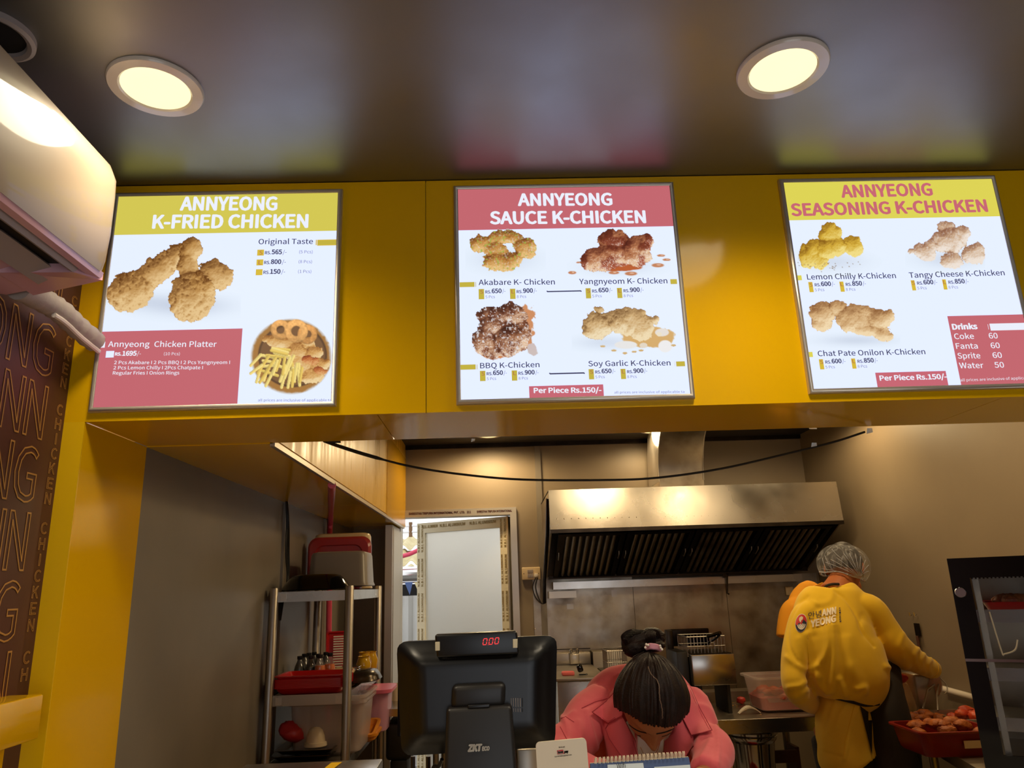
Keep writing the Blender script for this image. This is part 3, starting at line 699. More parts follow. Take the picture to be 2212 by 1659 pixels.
P.lumps([(1794,505,26,24,0),(1754,545,24,34,30),(1806,532,28,22,10),(1845,532,20,26,-30),(1765,562,26,18,20),(1785,540,26,22,0)],((140,96,20),(210,168,52),(242,220,130)),61,crk=5)
for i in range(30): P.ell(1780+rng.normal(0,40)+20,575+rng.normal(0,6),1.6,1.2,(150,130,110),soft=.5)
P.build('food_print',g,PY-.0012,'yellow crumbed chicken picture')
P=Paint(1955,470,2128,590); P.shadow(2050,560,80,22,.22)
P.lumps([(2045,490,20,14,0),(2050,520,38,28,0),(2012,530,18,14,0),(1997,545,26,18,20),(1970,540,10,6,0),(2104,548,24,24,20),(2057,562,24,18,0),(2080,505,18,18,0)],((140,92,66),(206,172,140),(240,226,212)),64,crk=5,flake=.35); P.build('food_print',g,PY-.0012,'powdered chicken picture')
P=Paint(1738,645,1945,752); P.shadow(1850,735,90,14,.25)
P.lumps([(1775,680,28,28,0),(1808,668,26,18,0),(1775,700,22,18,0),(1848,690,46,26,10),(1862,675,40,16,10),(1900,690,28,22,20),(1918,685,14,16,0),(1905,722,24,16,10),(1870,710,40,14,10),(1833,702,20,16,0)],((136,88,48),(206,164,112),(242,216,172)),67,crk=5.5); P.build('food_print',g,PY-.0012,'pale crumbed chicken picture')
# ---------------- ceiling downlights ----------------
def downlight(x,y,z,label,rad=.082,lit='lamp_lit',on=True,power=46,tint=(1,.84,.60),soft=1.25,ang=150,bl=1.):
    r=root('ceiling_downlight',(x,y,z),label,'ceiling light')
    MB().lathe([(rad*.72,-.006),(rad*.76,-.0095),(rad*.97,-.008),(rad,-.004),(rad,0)],(x,y,z),48).build('rim',M['white_plastic'],r)
    MB().lathe([(0.0001,-.0045),(rad*.4,-.0045),(rad*.7,-.005),(rad*.73,-.006)],(x,y,z),48).build('diffuser',M[lit] if on else M['steel_dark'],r)
    if on:
        L=bpy.data.lights.new('lamp','SPOT'); L.energy=power; L.color=tint; L.shadow_soft_size=rad*soft; L.spot_size=math.radians(ang); L.spot_blend=bl
        o=bpy.data.objects.new('lamp',L); COL.objects.link(o); o.parent=r; o.location=(0,0,-.02)
    return r
downlight(-.705,1.373,ZC,'round lit ceiling downlight above the left menu board',.097)
downlight(.652,1.342,ZC,'round lit ceiling downlight left of the right menu board',.097)
for x,y,lb in ((-.7,-.2,'middle row left'),(.65,-.2,'middle row centre'),(2.1,1.35,'right of the right menu board'),(2.1,-.2,'middle row right'),(-.7,-1.6,'back row left'),(.65,-1.6,'back row centre'),(2.1,-1.6,'back row right')): downlight(x,y,ZC,'round lit ceiling downlight over the customer floor, '+lb)
for x,y,pw,lb in ((-.02,4.96,44,'kitchen downlight above the back door'),(1.12,4.96,44,'kitchen downlight right of the exhaust duct'),(1.95,4.2,33,'kitchen downlight by the right wall'),(.8,3.3,46,'kitchen downlight above the cashier aisle'),(1.6,2.9,30,'kitchen downlight above the cook')): downlight(x,y,ZK,'round lit '+lb,.09,'lamp_kitchen',power=pw,tint=(1,.74,.40),ang=176,bl=.35)
# dark round fitting behind the air conditioner
c=at(-12,70,Z=ZC); r=root('ceiling_fitting',tuple(c),'dark round unlit ceiling fitting above the air conditioner','ceiling fitting')
MB().lathe([(.07,0),(.07,-.012),(.063,-.016),(.055,-.012),(.052,0)],c,40).build('rim',M['ac_grey'],r); MB().lathe([(.0001,-.004),(.053,-.004)],c,40).build('lens',M['dark_slot'],r)
# ---------------- air conditioner ----------------
def ac():
    y0,y1=.30,1.462; r=root('air_conditioner',(XL,(y0+y1)/2,2.12),'cream split air conditioner high on the left wall beside the left board','air conditioner')
    XF=-.80
    prof=[(XL,2.432),(-.90,2.434),(-.845,2.428),(-.815,2.412),(XF-.002,2.380),(XF,2.34),(XF-.0,2.25),(XF-.004,2.19),(XF-.010,2.163)]
    def ext(pr,ya,yb,nm,m,rnd=0,close=False):
        mb=MB(); ys=[ya]+([yb-.03,yb-.018,yb-.009,yb-.003,yb] if rnd else [yb]); V=[];F=[]; n=len(pr)
        for y in ys:
            t=max(0,(y-(yb-.03))/.03) if rnd else 0; k=.03*(1-math.sqrt(max(0,1-t*t)))
            for x,z in pr: V.append((x-(k if x>XL+.03 else 0),y,z-(k*.6 if z>2.39 else 0)))
        for i in range(len(ys)-1):
            for j in range(n-1): F.append((i*n+j,(i+1)*n+j,(i+1)*n+j+1,i*n+j+1))
            if close: F.append((i*n+n-1,(i+1)*n+n-1,(i+1)*n,i*n))
        F.append(tuple(range((len(ys)-1)*n,len(ys)*n))); F.append(tuple(range(n))[::-1])
        mb.add(V,F); return mb.build(nm,m,r)
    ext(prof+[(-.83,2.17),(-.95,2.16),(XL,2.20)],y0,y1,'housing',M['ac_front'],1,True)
    # trim under front, louvre bay
    ext([(XF-.010,2.166),(XF-.014,2.152),(-.826,2.148),(-.826,2.165)],y0,y1-.012,'lower_trim',M['ac_trim'],0,True)
    ext([(-.826,2.160),(-.836,2.140),(-.842,2.142),(-.834,2.163)],y0,y1-.07,'slot_lip',M['ac_grey'],0,True)
    ext([(-.842,2.158),(-.885,2.152),(-.885,2.162),(-.842,2.166)],y0,y1-.085,'air_slot',M['dark_slot'],0,True)
    ext([(-.872,2.146),(-.915,2.124),(-.920,2.128),(-.876,2.152)],y0,y1-.055,'louvre_flap',M['ac_grey'],0,True)
    ext([(-.905,2.150),(-.945,2.144),(-.945,2.156),(-.905,2.162)],y0,y1-.13,'air_slot',M['dark_slot'],0,True)
    ext([(-.930,2.142),(-.958,2.126),(-1.0,2.118),(XL,2.125),(XL,2.17),(-.93,2.165)],y0,y1-.02,'bottom_panel',M['ac_trim'],0,True)
    MB().hexa([(-.835,y1-.075,2.140),(-.955,y1-.12,2.122),(-.955,y1-.004,2.122),(XF-.012,y1-.010,2.150)],[(-.835,y1-.075,2.165),(-.955,y1-.12,2.165),(-.955,y1-.004,2.165),(XF-.012,y1-.010,2.166)]).build('end_cheek',M['ac_trim'],r)
    MB().box(XL,XL+.01,y0,y1-.05,2.18,2.40).build('back_plate',M['ac_grey'],r)
    p=root('insulated_pipe',(XL+.04,1.6,2.14),'grey taped insulated pipe running from the air conditioner into the fascia','pipe')
    pts=spline([at(40,622,X=-.985),at(95,650,X=-.985),at(130,672,X=-.98),at(165,705,X=-.98),at(205,738,X=-.975)],6)
    MB().tube(pts,[.026+.002*math.sin(i*2.1) for i in range(len(pts))],14).build('foam_sleeve',M['insulation'],p)
    pts=[q+np.array((.012,0,-.026)) for q in pts[8:]]; MB().tube(pts,.006,8).build('drain_hose',M['white_plastic'],p)
ac()
# ---------------- extractor hood and duct ----------------
def hood():
    x0,x1=at(1185,1060,Y=4.5)[0],2.135; yf=4.5; zt=2.062; zl=1.822; zb=1.545
    r=root('extractor_hood',((x0+x1)/2,YB,zb),'long stainless steel extractor hood with baffle filters on the back wall','extractor hood')
    m=MB().hexa([(x0,yf,zl),(x1,yf,zl),(x1,yf+.012,zl),(x0,yf+.012,zl)],[(x0,yf+.02,zt),(x1,yf+.02,zt),(x1,yf+.032,zt),(x0,yf+.032,zt)])
    m.build('front_canopy',M['steel'],r,smooth=False)
    MB().box(x0,x1,yf+.032,YB,zt-.01,zt).build('top_plate',M['steel_soft'],r)
    for x in (x0,x1-.01):
        V=[(x,yf+.002,zl),(x,yf+.02,zt),(x,YB,zt),(x,YB,zb-.0),(x,YB-.16,zb)]; V2=[(a+.01,b_,c) for a,b_,c in V]; n=5
        MB().add(V+V2,[tuple(range(n))[::-1],tuple(range(n,2*n))]+[(i,(i+1)%n,n+(i+1)%n,n+i) for i in range(n)]).build('side_panel',M['steel_dirty'],r,smooth=False)
    MB().box(x0,x1,yf-.004,yf+.03,zl-.022,zl).build('lip',M['steel_dark'],r)
    MB().box(x0+.02,x1-.02,YB-.2,YB-.14,zb-.01,zb+.012).build('lower_rail',M['filter_dark'],r)
    # slanted filters: 4 units, each with baffles
    A=np.array((0,yf+.03,zl-.012));Bq=np.array((0,YB-.17,zb+.008)); d=(Bq-A); L=np.linalg.norm(d); d/=L; nn=np.array((0,d[2],-d[1]));
    if nn[2]>0: nn=-nn
    W=(x1-x0-.10)/4
    for i in range(4):
        xa=x0+.05+i*W; xb2=xa+W-.012
        def sl(mb,xa,xb,t0,t1,h0,h1):
            a=[A+d*t0*L+nn*h0,A+d*t1*L+nn*h0]; c=[A+d*t0*L+nn*h1,A+d*t1*L+nn*h1]
            mb.hexa([(xa,*a[0][1:]),(xb,*a[0][1:]),(xb,*a[1][1:]),(xa,*a[1][1:])],[(xa,*c[0][1:]),(xb,*c[0][1:]),(xb,*c[1][1:]),(xa,*c[1][1:])])
        mb=MB(); sl(mb,xa,xa+.03,0,1,0,.02);sl(mb,xb2-.03,xb2,0,1,0,.02);sl(mb,xa+.03,xb2-.03,0,.05,0,.02);sl(mb,xa+.03,xb2-.03,.95,1,0,.02);sl(mb,xa,xb2,0,1,-.012,-.006)
        f=mb.build('filter',M['filter_dark'],r,smooth=False); nb=8
        for k in range(nb):
            c=xa+.04+(k+.5)*(xb2-xa-.08)/nb; q=MB(); w_=.012
            n=8; V=[];
            for t in (.05,.95):
                for j in range(n+1):
                    a_=math.pi*j/n; V.append(tuple(np.array((c-w_*math.cos(a_),0,0))+np.array((0,*(A+d*t*L+nn*(.002+.012*math.sin(a_)))[1:]))))
            q.add(V,[(j,j+1,n+2+j,n+1+j) for j in range(n)]).build('baffle',M['steel_dirty'],f)
        for cx in ((xa+.015),(xb2-.015)):
            p=A+d*.45*L+nn*.02; MB().tube([(cx,*(A+d*.38*L+nn*.02)[1:]),(cx,*(A+d*.40*L+nn*.035)[1:]),(cx,*(A+d*.50*L+nn*.035)[1:]),(cx,*(A+d*.52*L+nn*.02)[1:])],.003,6).build('handle',M['steel_soft'],f)
    for i in range(28):
        px=1203+i*15.6; p=at(px,1121-(px-1203)*.0205,Y=yf+.006); q=MB(); q.lathe([(.0001,-.004),(.003,-.003),(.0045,0)],(p[0],yf+.008,p[2]),8,R=R3('X',-90)); q.build('rivet',M['chrome'],r)
    MB().tube([(x0-.004,yf+.03,zt-.05),(x0-.01,yf+.1,zl),(x0-.012,YB-.2,zb-.02),(x0-.012,YB-.1,zb-.16)],.012,8).build('drip_edge',M['steel_dark'],r)
hood()
def duct():
    xa=at(1425,1045,Y=4.85)[0]; xb_=at(1521,1045,Y=4.85)[0]; r=root('exhaust_duct',((xa+xb_)/2,4.98,2.065),'galvanised square duct elbow rising from the extractor hood','duct')
    cy,cz,R1,R2=4.47,2.14,.38,.72; prof=[]
    for a in np.linspace(0,90,14): prof.append((cy+R1*math.cos(math.radians(a))*1.0,cz+R1*math.sin(math.radians(a))*.96))
    outer=[(cy+R2*math.cos(math.radians(a)),min(cz+R2*math.sin(math.radians(a)),ZK-.002)) for a in np.linspace(90,0,14)]
    poly=[(cy+R1,2.063)]+prof+outer+[(cy+R2,2.063)]
    n=len(poly); V=[(xa,y,z) for y,z in poly]+[(xb_,y,z) for y,z in poly]
    F=[(i,(i+1)%n,n+(i+1)%n,n+i) for i in range(n)]
    MB().add(V,F).build('elbow',M['steel_dirty'],r)
    k=15
    for x in (xa,xb_):
        V=[(x-.002,y,z) for y,z in prof+outer]+[(x+.002,y,z) for y,z in prof+outer]; m_=len(prof); nn=2*m_
        F=[(i,i+1,nn-2-i,nn-1-i) for i in range(m_-1)]; F+=[tuple(q+nn for q in f) for f in F]; F+=[(i,i+1,nn+i+1,nn+i) for i in range(m_-1)]
        MB().add(V,F).build('side_sheet',M['alu_frame'],r)
    for x in (xa,xb_): MB().tube([(x,y,z) for y,z in prof],.004,6).build('seam',M['steel_soft'],r)
duct()
# ---------------- back wall fittings ----------------
a=at(1150,1240,Y=YB-.012); c=at(1700,1500,Y=YB-.012)
r=root('steel_splashback',((a[0]+c[0])/2,YB,.9),'stained stainless steel splashback sheet under the hood','splashback')
for x0,x1 in ((a[0],.95),(.953,1.6),(1.603,XR-.02)): MB().box(x0,x1,YB-.01,YB,.55,1.52 if x0>a[0] else 1.555).build('sheet',M['steel_dirty'],r)
for px,py in ((1155,1358),(1157,1250)): p=at(px,py,Y=YB-.012); MB().lathe([(.0001,-.004),(.004,-.003),(.005,0)],(p[0],YB-.01,p[2]),10,R=R3('X',-90)).build('screw',M['chrome'],r)
for px,py,w_,h_ in ((1232,1310,14,11),(1327,1282,12,14)): p=at(px,py,Y=YB-.012); k=pxm(YB); MB().box(p[0]-w_*k/2,p[0]+w_*k/2,YB-.012,YB-.01,p[2]-h_*k/2,p[2]+h_*k/2).build('tape_patch',M['steel_soft'],r)
r=root('wall_rail',(1.2,YB,1.5),'long steel ledge rail on the wall beneath the hood','rail')
a=at(1195,1262,Y=YB-.12);c=at(1735,1262,Y=YB-.12)
MB().box(a[0],c[0],YB-.12,YB-.01,a[2]-.035,a[2]+.012).build('ledge',M['steel'],r)
MB().box(a[0]-.03,at(1245,1283,Y=YB-.1)[0],YB-.10,YB-.01,at(1215,1292,Y=YB-.1)[2],at(1215,1277,Y=YB-.1)[2]).build('bracket',M['alu_frame'],r,label='short pale bracket block')
r=root('hanging_hook',tuple(at(1571,1262,Y=4.9)),'dark hook hanging from the front of the hood ledge','hook')
MB().tube([at(1571,1232,Y=5.14),at(1571,1262,Y=5.14),at(1571,1282,Y=5.14),at(1574,1283,Y=5.10)],.006,8).build('shank',M['steel_dark'],r)
MB().box(*sorted((at(1562,1244,Y=5.14)[0],at(1572,1244,Y=5.14)[0])),5.135,5.145,at(1571,1248,Y=5.14)[2],at(1571,1240,Y=5.14)[2]).build('plate',M['steel_dark'],r)
def socket():
    a=at(1127,1226,Y=YB-.02);c=at(1168,1252,Y=YB-.02); r=root('socket_board',((a[0]+c[0])/2,YB,c[2]),'cream electrical switch and socket board beside the door frame','socket')
    MB().rbox(a[0],c[0],YB-.025,YB,c[2],a[2],.006,3).build('plate',M['socket'],r)
    k=pxm(YB)
    for j in range(2):
        for i in range(4):
            x=a[0]+(12+i*3.2)*k; z=a[2]-(5+j*9)*k; MB().rbox(x,x+2.7*k,YB-.029,YB-.024,z-7*k,z,.001,1).build('switch',M['ac_grey'],r)
    x=c[0]-10*k; MB().rbox(x-4*k,x+4*k,YB-.045,YB-.024,c[2]+5*k,c[2]+13*k,.004,2).build('plug',M['white_plastic'],r)
    for x_ in (a[0]+4*k,c[0]-4*k): MB().lathe([(.0001,-.002),(.003,0)],(x_,YB-.025,(a[2]+c[2])/2),8,R=R3('X',-90)).build('screw',M['dark_slot'],r)
    w_=root('hanging_wires',tuple(at(1150,1270,Y=YB-.03)),'pair of thin dark wires looping down from the cream socket board','wires')
    for dx in (0,4): MB().tube(spline([at(1157+dx,1248,Y=YB-.04),at(1151+dx*1.6,1268,Y=YB-.04),at(1157+dx*1.5,1290,Y=YB-.04),at(1171,1304,Y=YB-.05),at(1180,1300,Y=YB-.05)],5),.0035,6).build('wire',M['cable_black'],w_)
socket()
# cable across the opening
r=root('sagging_cable',tuple(at(1300,1037,Y=2.115)),'black cable sagging across the kitchen opening under the fascia','cable')
pts=spline([at(700,952,Y=2.13),at(730,963,Y=2.115),at(800,985,Y=2.115),at(890,1008,Y=2.115),at(1000,1025,Y=2.115),at(1130,1036,Y=2.115),at(1300,1037,Y=2.115),at(1420,1032,Y=2.115),at(1560,1012,Y=2.115),at(1700,980,Y=2.115),at(1800,955,Y=2.115),at(1868,933,Y=2.115)],6)
MB().tube(pts,[.0052 if i<14 else .0032 for i in range(len(pts))],8).build('cable',M['cable_black'],r)
MB().hexa([at(706,957,Y=2.11),at(736,957,Y=2.11),at(736,957,Y=2.13),at(706,957,Y=2.13)],[at(716,948,Y=2.11),at(736,948,Y=2.11),at(736,948,Y=2.13),at(716,948,Y=2.13)]).build('clip',M['dark_slot'],r)
for i,(px,py,w_,h_,lb) in enumerate(((1758,961,13,9,'white tape scrap stuck on the cable'),(1878,931,14,12,'white tape scrap at the right end of the cable'),(1752,908,20,20,'crumpled silver tape on the soffit'),(1022,951,9,8,'small white tape scrap hanging under the soffit middle'))):
    Y_=2.112; p=at(px,py,Y=Y_); k=pxm(Y_,px,py); z1=min(p[2]+h_*k/2,ZS-.004) if i!=1 else p[2]+h_*k/2
    m=MB(); m.add([(p[0]-w_*k/2,Y_,p[2]-h_*k/2),(p[0]+w_*k*.4,Y_-.004,p[2]-h_*k*.3),(p[0]+w_*k/2,Y_,z1),(p[0]-w_*k*.35,Y_-.003,z1)],[(0,1,2,3)])
    o=m.build('tape_scrap',M['paper'],loc=tuple(p),smooth=False); prop(o,lb,'tape')
# wires and red hose on the left kitchen wall
r=root('wall_wires',tuple(at(615,1200,X=XK+.02)),'bundle of thin black wires hanging down the grey wall behind the rack','wires')
for i in range(4):
    o_=i*2.4; MB().tube(spline([at(617+i,1076,X=XK+.016),at(619+o_*.7,1130,X=XK+.02+i*.004),at(617+o_,1190,X=XK+.02),at(620+o_*.4,1250,X=XK+.022),at(612-o_,1300,X=XK+.02),at(606-o_*.3,1340,X=XK+.02)],5),.003,6).build('wire',M['cable_black'],r)
r=root('red_hose',tuple(at(712,1240,X=XK+.03)),'shiny red hose running vertically on the grey wall behind the rack','hose')
MB().tube(spline([at(717,1047,Z=ZS-.012),at(714,1120,X=XK+.035),at(711,1190,X=XK+.035),at(711,1300,X=XK+.035),at(709,1440,X=XK+.035),at(708,1560,X=XK+.035)],5),.016,10).build('hose',M['pink_rubber'],r)
# ---------------- steel rack and what stands on it ----------------
RX0,RX1,RY0,RY1=-.955,-.632,3.31,4.12; ZT=1.512
Zm=at(660,1500,Y=RY0)[2]; Zl=at(650,1646,Y=RY0)[2]
def rack():
    r=root('steel_rack',((RX0+RX1)/2,(RY0+RY1)/2,0),'tubular stainless steel shelf rack against the left kitchen wall','rack')
    for x in (RX0,RX1):
        for y in (RY0,RY1): MB().lathe([(.0001,0),(.019,0),(.019,ZT+.008),(.016,ZT+.014),(.0001,ZT+.014)],(x,y,0),20).build('post',M['steel_soft'],r)
    for z,nm in ((ZT-.004,0),(Zm,1),(Zl,2),(.35,3)):
        s=MB().box(RX0+.012,RX1-.012,RY0+.006,RY1-.006,z-.012,z-.004).build('shelf',M['steel_soft'],r)
        for q in (MB().box(RX0+.018,RX1-.018,RY0-.006,RY0+.006,z-.042,z),MB().box(RX0+.018,RX1-.018,RY1-.006,RY1+.006,z-.042,z),MB().box(RX0-.006,RX0+.006,RY0+.018,RY1-.018,z-.042,z),MB().box(RX1-.006,RX1+.006,RY0+.018,RY1-.018,z-.042,z)):
            q.build('rail',M['steel'],s)
        for x in (RX0+.03,RX1-.045): MB().box(x,x+.025,RY0-.008,RY0-.006,z-.038,z-.008).build('foil_patch',M['alu_frame'],s)
rack()
def tub(name,c,hx,hy,h,m,label,cat,wall=.004,flare=.88,rim=.008,inv=False,rc=.04,rot=None,group=None,lip=True):
    """open (or inverted) plastic tub with rim"""
    r=root(name,tuple(c),label,cat,group); R=np.eye(3) if rot is None else rot
    if inv: prof=[(hx,hy,rc,0),(hx+.004,hy+.004,rc,.004),(hx*.985,hy*.985,rc,.02),(hx*flare,hy*flare,rc,h-.02),(hx*flare-.006,hy*flare-.006,rc,h-.006),(hx*flare-.025,hy*flare-.025,rc,h)]
    else: prof=[(hx*flare-.02,hy*flare-.02,rc,.001),(hx*flare,hy*flare,rc,.012),(hx-.008,hy-.008,rc,h-.012),(hx+rim,hy+rim,rc+.005,h-.010),(hx+rim,hy+rim,rc+.005,h),(hx-.006,hy-.006,rc,h),(hx*flare-wall-.002,hy*flare-wall-.002,rc,.016)]
    MB().rrect(prof,c,R).build('body',M[m],r); return r
def px_w(p,Y,x): return p*pxm(Y,x,1300)
# top shelf
Y=3.42; c=at(682,1270,Y=Y); k=pxm(Y,680,1270); c[2]=ZT
r=root('domed_lid',tuple(c),'dark glossy domed lid at the front of the rack top','lid')
c[0]=max(c[0],-.80)
MB().rrect([(.145,.10,.08,0),(.15,.105,.09,.004),(.142,.098,.085,.018),(.125,.085,.08,.045),(.105,.068,.068,.062),(.08,.048,.048,.068),(.03,.02,.02,.069)],c,nc=8).build('dome',M['black_gloss'],r)
c=at(745,1290,Y=3.72); c[2]=ZT+.012
c[0]=-.748; r=tub('plastic_tub',c,.142,.125,.165,'grey_tub','grey plastic tub upside down on the rack top','tub',inv=True,flare=.93,rc=.035)
o=MB().rbox(-.72,-.652,3.66,3.74,ZT,ZT+.011,.004,2).build('red_lid_tray',M['red_plastic'],loc=(-.69,3.7,ZT)); prop(o,'flat red lid under the upturned grey tub','tray')  # a loose flat red lid, filed under the tray category
c=np.array((-.80,3.90,ZT+.014)); Rv=R3('X',90)
r=root('storage_box',tuple(c),'box with translucent red lid standing on edge behind the grey tub','box')
MB().rrect([(.155,.115,.045,-.035),(.163,.122,.05,-.03),(.163,.122,.05,-.022),(.158,.118,.05,-.018),(.146,.106,.045,-.008),(.15,.11,.045,.0),(.12,.08,.04,.002),(.115,.076,.04,-.003)],c+[0,-.02,.128],R3('X',90)).build('lid',M['red_clear'],r)
MB().rrect([(.15,.11,.045,-.05),(.148,.108,.045,-.014)],c+[0,.0,.128],R3('X',90)).build('body',M['red_clear'],r)
MB().lathe([(.0001,.018),(.012,.016),(.022,.006),(.024,0)],c+[.0,-.02,.14],16,R=R3('X',90)).build('boss',M['pink_rubber'],r)
c=np.array((-.81,4.03,ZT)); r=tub('storage_box',c,.155,.055,.29,'beige_tub','beige translucent box standing at the back of the rack top','box',inv=True,flare=.95,rc=.04)
# middle shelf: red baskets
for i in range(9):
    z=Zm-.003+i*.0046; hx=.143; c=(-.795,3.43,z); g='stack of red baskets on the middle rack shelf'
    hh=.030 if i<8 else .038
    r=root('red_basket',c,('shallow red plastic basket, '+('lowest','second from the bottom','third from the bottom','fourth from the bottom','middle one','fourth from the top','third from the top','second from the top')[min(i,7)]+' of the stack on the rack' if i<8 else 'topmost red plastic basket of the stack, with its inside showing'),'basket',g)
    MB().rrect([(hx*.82,.085,.02,0),(hx*.9,.093,.02,.004),(hx-.002,.105,.02,hh-.006),(hx+.006,.112,.02,hh-.004),(hx+.006,.112,.02,hh),(hx-.006,.100,.02,hh),(hx*.86,.088,.02,.008)],c,nc=4).build('body',M['red_plastic'],r)
    if i==8:
        MB().rrect([(hx*.80,.082,.02,.0085),(hx*.80,.082,.02,.0095)],c,nc=4).build('base_mesh',M['red_clear'],r)
# bottles
def bottle(x,y,z,liq,label,h=.155,rad=.026):
    r=root('soda_bottle',(x,y,z),label,'bottle','small soda bottles on the middle rack shelf')
    P=[(.0001,0),(rad*.9,.001),(rad,.008),(rad,h*.34),(rad*.93,h*.40),(rad,h*.5),(rad*.86,h*.66),(rad*.5,h*.82),(rad*.40,h*.9)]
    fill=[p for p in P if p[1]<=h*(.92 if liq=='cola' else .70)]; fill=[(max(a-.001,.0001),b_+.0006) for a,b_ in fill]; fill.append((.0001,fill[-1][1]))
    MB().lathe(P,(x,y,z),18).build('bottle_body',M['bottle_clear'],r); MB().lathe(fill,(x,y,z),18).build('drink',M[liq],r)
    MB().lathe([(.0115,h*.89),(.0125,h*.90),(.0125,h*.995),(.010,h),(.0001,h)],(x,y,z),16).build('cap',M['black_cap'],r)
kk=1
for px,Y,cap,liq,lb in ((648,3.62,1421,'cola','cola bottle with black cap, leftmost at the front of the bottles'),(672,3.62,1420,'cola','cola bottle with black cap, at the front next to the orange ones'),(658,3.72,1416,'cola','cola bottle with black cap, in the second row behind the leftmost'),(667,3.82,1414,'cola','cola bottle with black cap, in the back row left'),(679,3.83,1412,'cola','cola bottle with black cap, in the back row middle'),(688,3.74,1416,'cola','cola bottle with black cap, behind the left orange bottle'),(704,3.84,1412,'cola','cola bottle with black cap, behind the right orange bottle'),(692,3.60,1418,'orange_soda','orange soda bottle, left of the two'),(713,3.62,1414,'orange_soda','orange soda bottle, right of the two')):
    p=at(px,cap,Y=Y); bottle(p[0],Y,Zm-.004,liq,lb,h=p[2]-Zm+.012)
# strainer leaning on the wall side
r=root('red_strainer',(-.80,3.98,Zm),'red and white slotted tray leaning upright behind the bottles','tray')
R=R3('Z',14)@R3('X',78)
MB().rrect([(.062,.105,.012,-.01),(.066,.11,.014,0),(.066,.11,.014,.008),(.060,.104,.012,.008),(.055,.10,.012,-.006)],np.array((-.80,3.96,Zm+.105)),R).build('frame',M['red_plastic'],r)
for i in range(15): MB().rbox(-.029,.029,-.0025,.0025,-.002,.004,.001,1).v and None
for i in range(15):
    m=MB(); m.box(-.03,.03,-.0032,.0032,.006,.011); m.v=[tuple(R@(np.array(v)+(0,-.085+i*.012,0))+np.array((-.80,3.96,Zm+.105))) for v in m.v]; m.build('slat',M['white_plastic'],r)
# clamshell, mugs, dome
def shell(c,s,label):
    r=root('food_container',tuple(c),label,'container')
    for nm,z,sg in (('base',0,1),('cover',.036,1)):
        pr=[(.05*s,.06*s,.02,0),(.062*s,.072*s,.02,.034)] if nm=='base' else [(.064*s,.074*s,.02,0),(.062*s,.072*s,.02,.006),(.05*s,.06*s,.02,.036),(.04*s,.05*s,.02,.040)]
        MB().rrect([(a,b_,c_,z_+z) for a,b_,c_,z_ in pr],c).build(nm,M['food_tan'] if nm=='base' else M['beige_tub'],r)
shell(np.array((-.70,3.60,Zm-.003)),.95,'tan takeaway container beside the orange soda bottles')
for i,(px,py,Y,lb) in enumerate(((787,1452,3.95,'yellow glass cup at the back left of the rack shelf'),(785,1462,3.82,'yellow glass cup in front of the other yellow cups'),(803,1456,3.97,'yellow glass cup with a narrow neck, rightmost'))):
    p=at(px,py,Y=Y); x=min(p[0],RX1-.01); z=Zm-.004; h=.085 if i!=1 else .075
    r=root('yellow_cup',(x,Y,z),lb,'cup','yellow cups on the rack'); MB().lathe([(.0001,0),(.028,0),(.034,.01),(.036,h*.55),(.028,h*.8),(.026,h*.9),(.030,h),(.027,h),(.024,h*.9),(.032,h*.5),(.0001,.006)],(x,Y,z+.03),20).build('cup_body',M['yellow_cup'],r)
    MB().lathe([(.0001,0),(.03,0),(.034,.03)],(x,Y,z),20).build('saucer',M['yellow_cup'],r)
p=at(800,1492,Y=3.62); r=root('domed_lid',(-.615,3.62,Zm),'dark metallic domed lid overhanging the right of the rack','lid')
Rt=R3('Y',-4)
MB().rrect([(.085,.10,.07,0),(.092,.107,.075,.004),(.086,.10,.07,.018),(.085,.10,.07,.022),(.072,.086,.06,.042),(.05,.062,.05,.05)],np.array((-.628,3.62,Zm+.010)),Rt,nc=8).build('dome',M['tray_dark'],r)
for dz in (.055,.064): MB().rbox(-.71,-.635,3.58,3.66,Zm+dz+.01,Zm+dz+.014,.0015,1,Matrix.Rotation(.12,3,'Y')).build('rim_plate',M['chrome'],r)
# lower shelf
r=tub('storage_bin',np.array((-.735,3.55,Zl)),.165,.17,.235,'clear_bin','large cloudy plastic bin on the lower rack shelf','bin',flare=.86)
MB().rrect([(.165,.17,.04,.20),(.168,.173,.04,.204),(.168,.173,.04,.215)],(-.735,3.55,Zl)).build('rib',M['clear_bin'],r)
r=tub('storage_bin',np.array((-.628,3.95,Zl+.0)),.098,.12,.19,'clear_pink','pink tinted plastic bin with pink rim behind the cloudy bin','bin',flare=.84)
MB().rrect([(.107,.133,.045,.182),(.110,.136,.045,.185),(.110,.136,.045,.20),(.09,.11,.04,.202)],(-.628,3.95,Zl+.0)).build('lid',M['pink_lid'],r)
for i,(z,lb) in enumerate(((Zl,'orange basket below the pink tinted bin, lower one'),(Zl+.02,'orange basket below the pink tinted bin, upper one'))):
    tub('orange_basket',np.array((-.595-.005*i,3.72,z)),.032,.09,.04,'orange_plastic',lb,'basket',rc=.02,rot=R3('X',12*i),group='orange baskets under the bins')
for i,z in enumerate((Zl,Zl+.022)):
    r=root('dark_tray',(-.83,3.44,z),('lower' if i==0 else 'upper')+' dark metal tray at the front of the lower rack shelf','tray','dark trays on the lower shelf')
    MB().rrect([(.10,.10,.02,0),(.125-.008*i,.12,.02,.016),(.132-.008*i,.127,.02,.017),(.132-.008*i,.127,.02,.019),(.122-.008*i,.116,.02,.019),(.095,.095,.02,.003)],(-.82+.012*i,3.45,z),R3('Y',0)).build('pan',M['tray_dark'],r)
c=np.array((-.775,3.40,Zl+.041)); r=root('white_bowl',tuple(c),'cream bowl turned upside down on the dark trays','bowl')
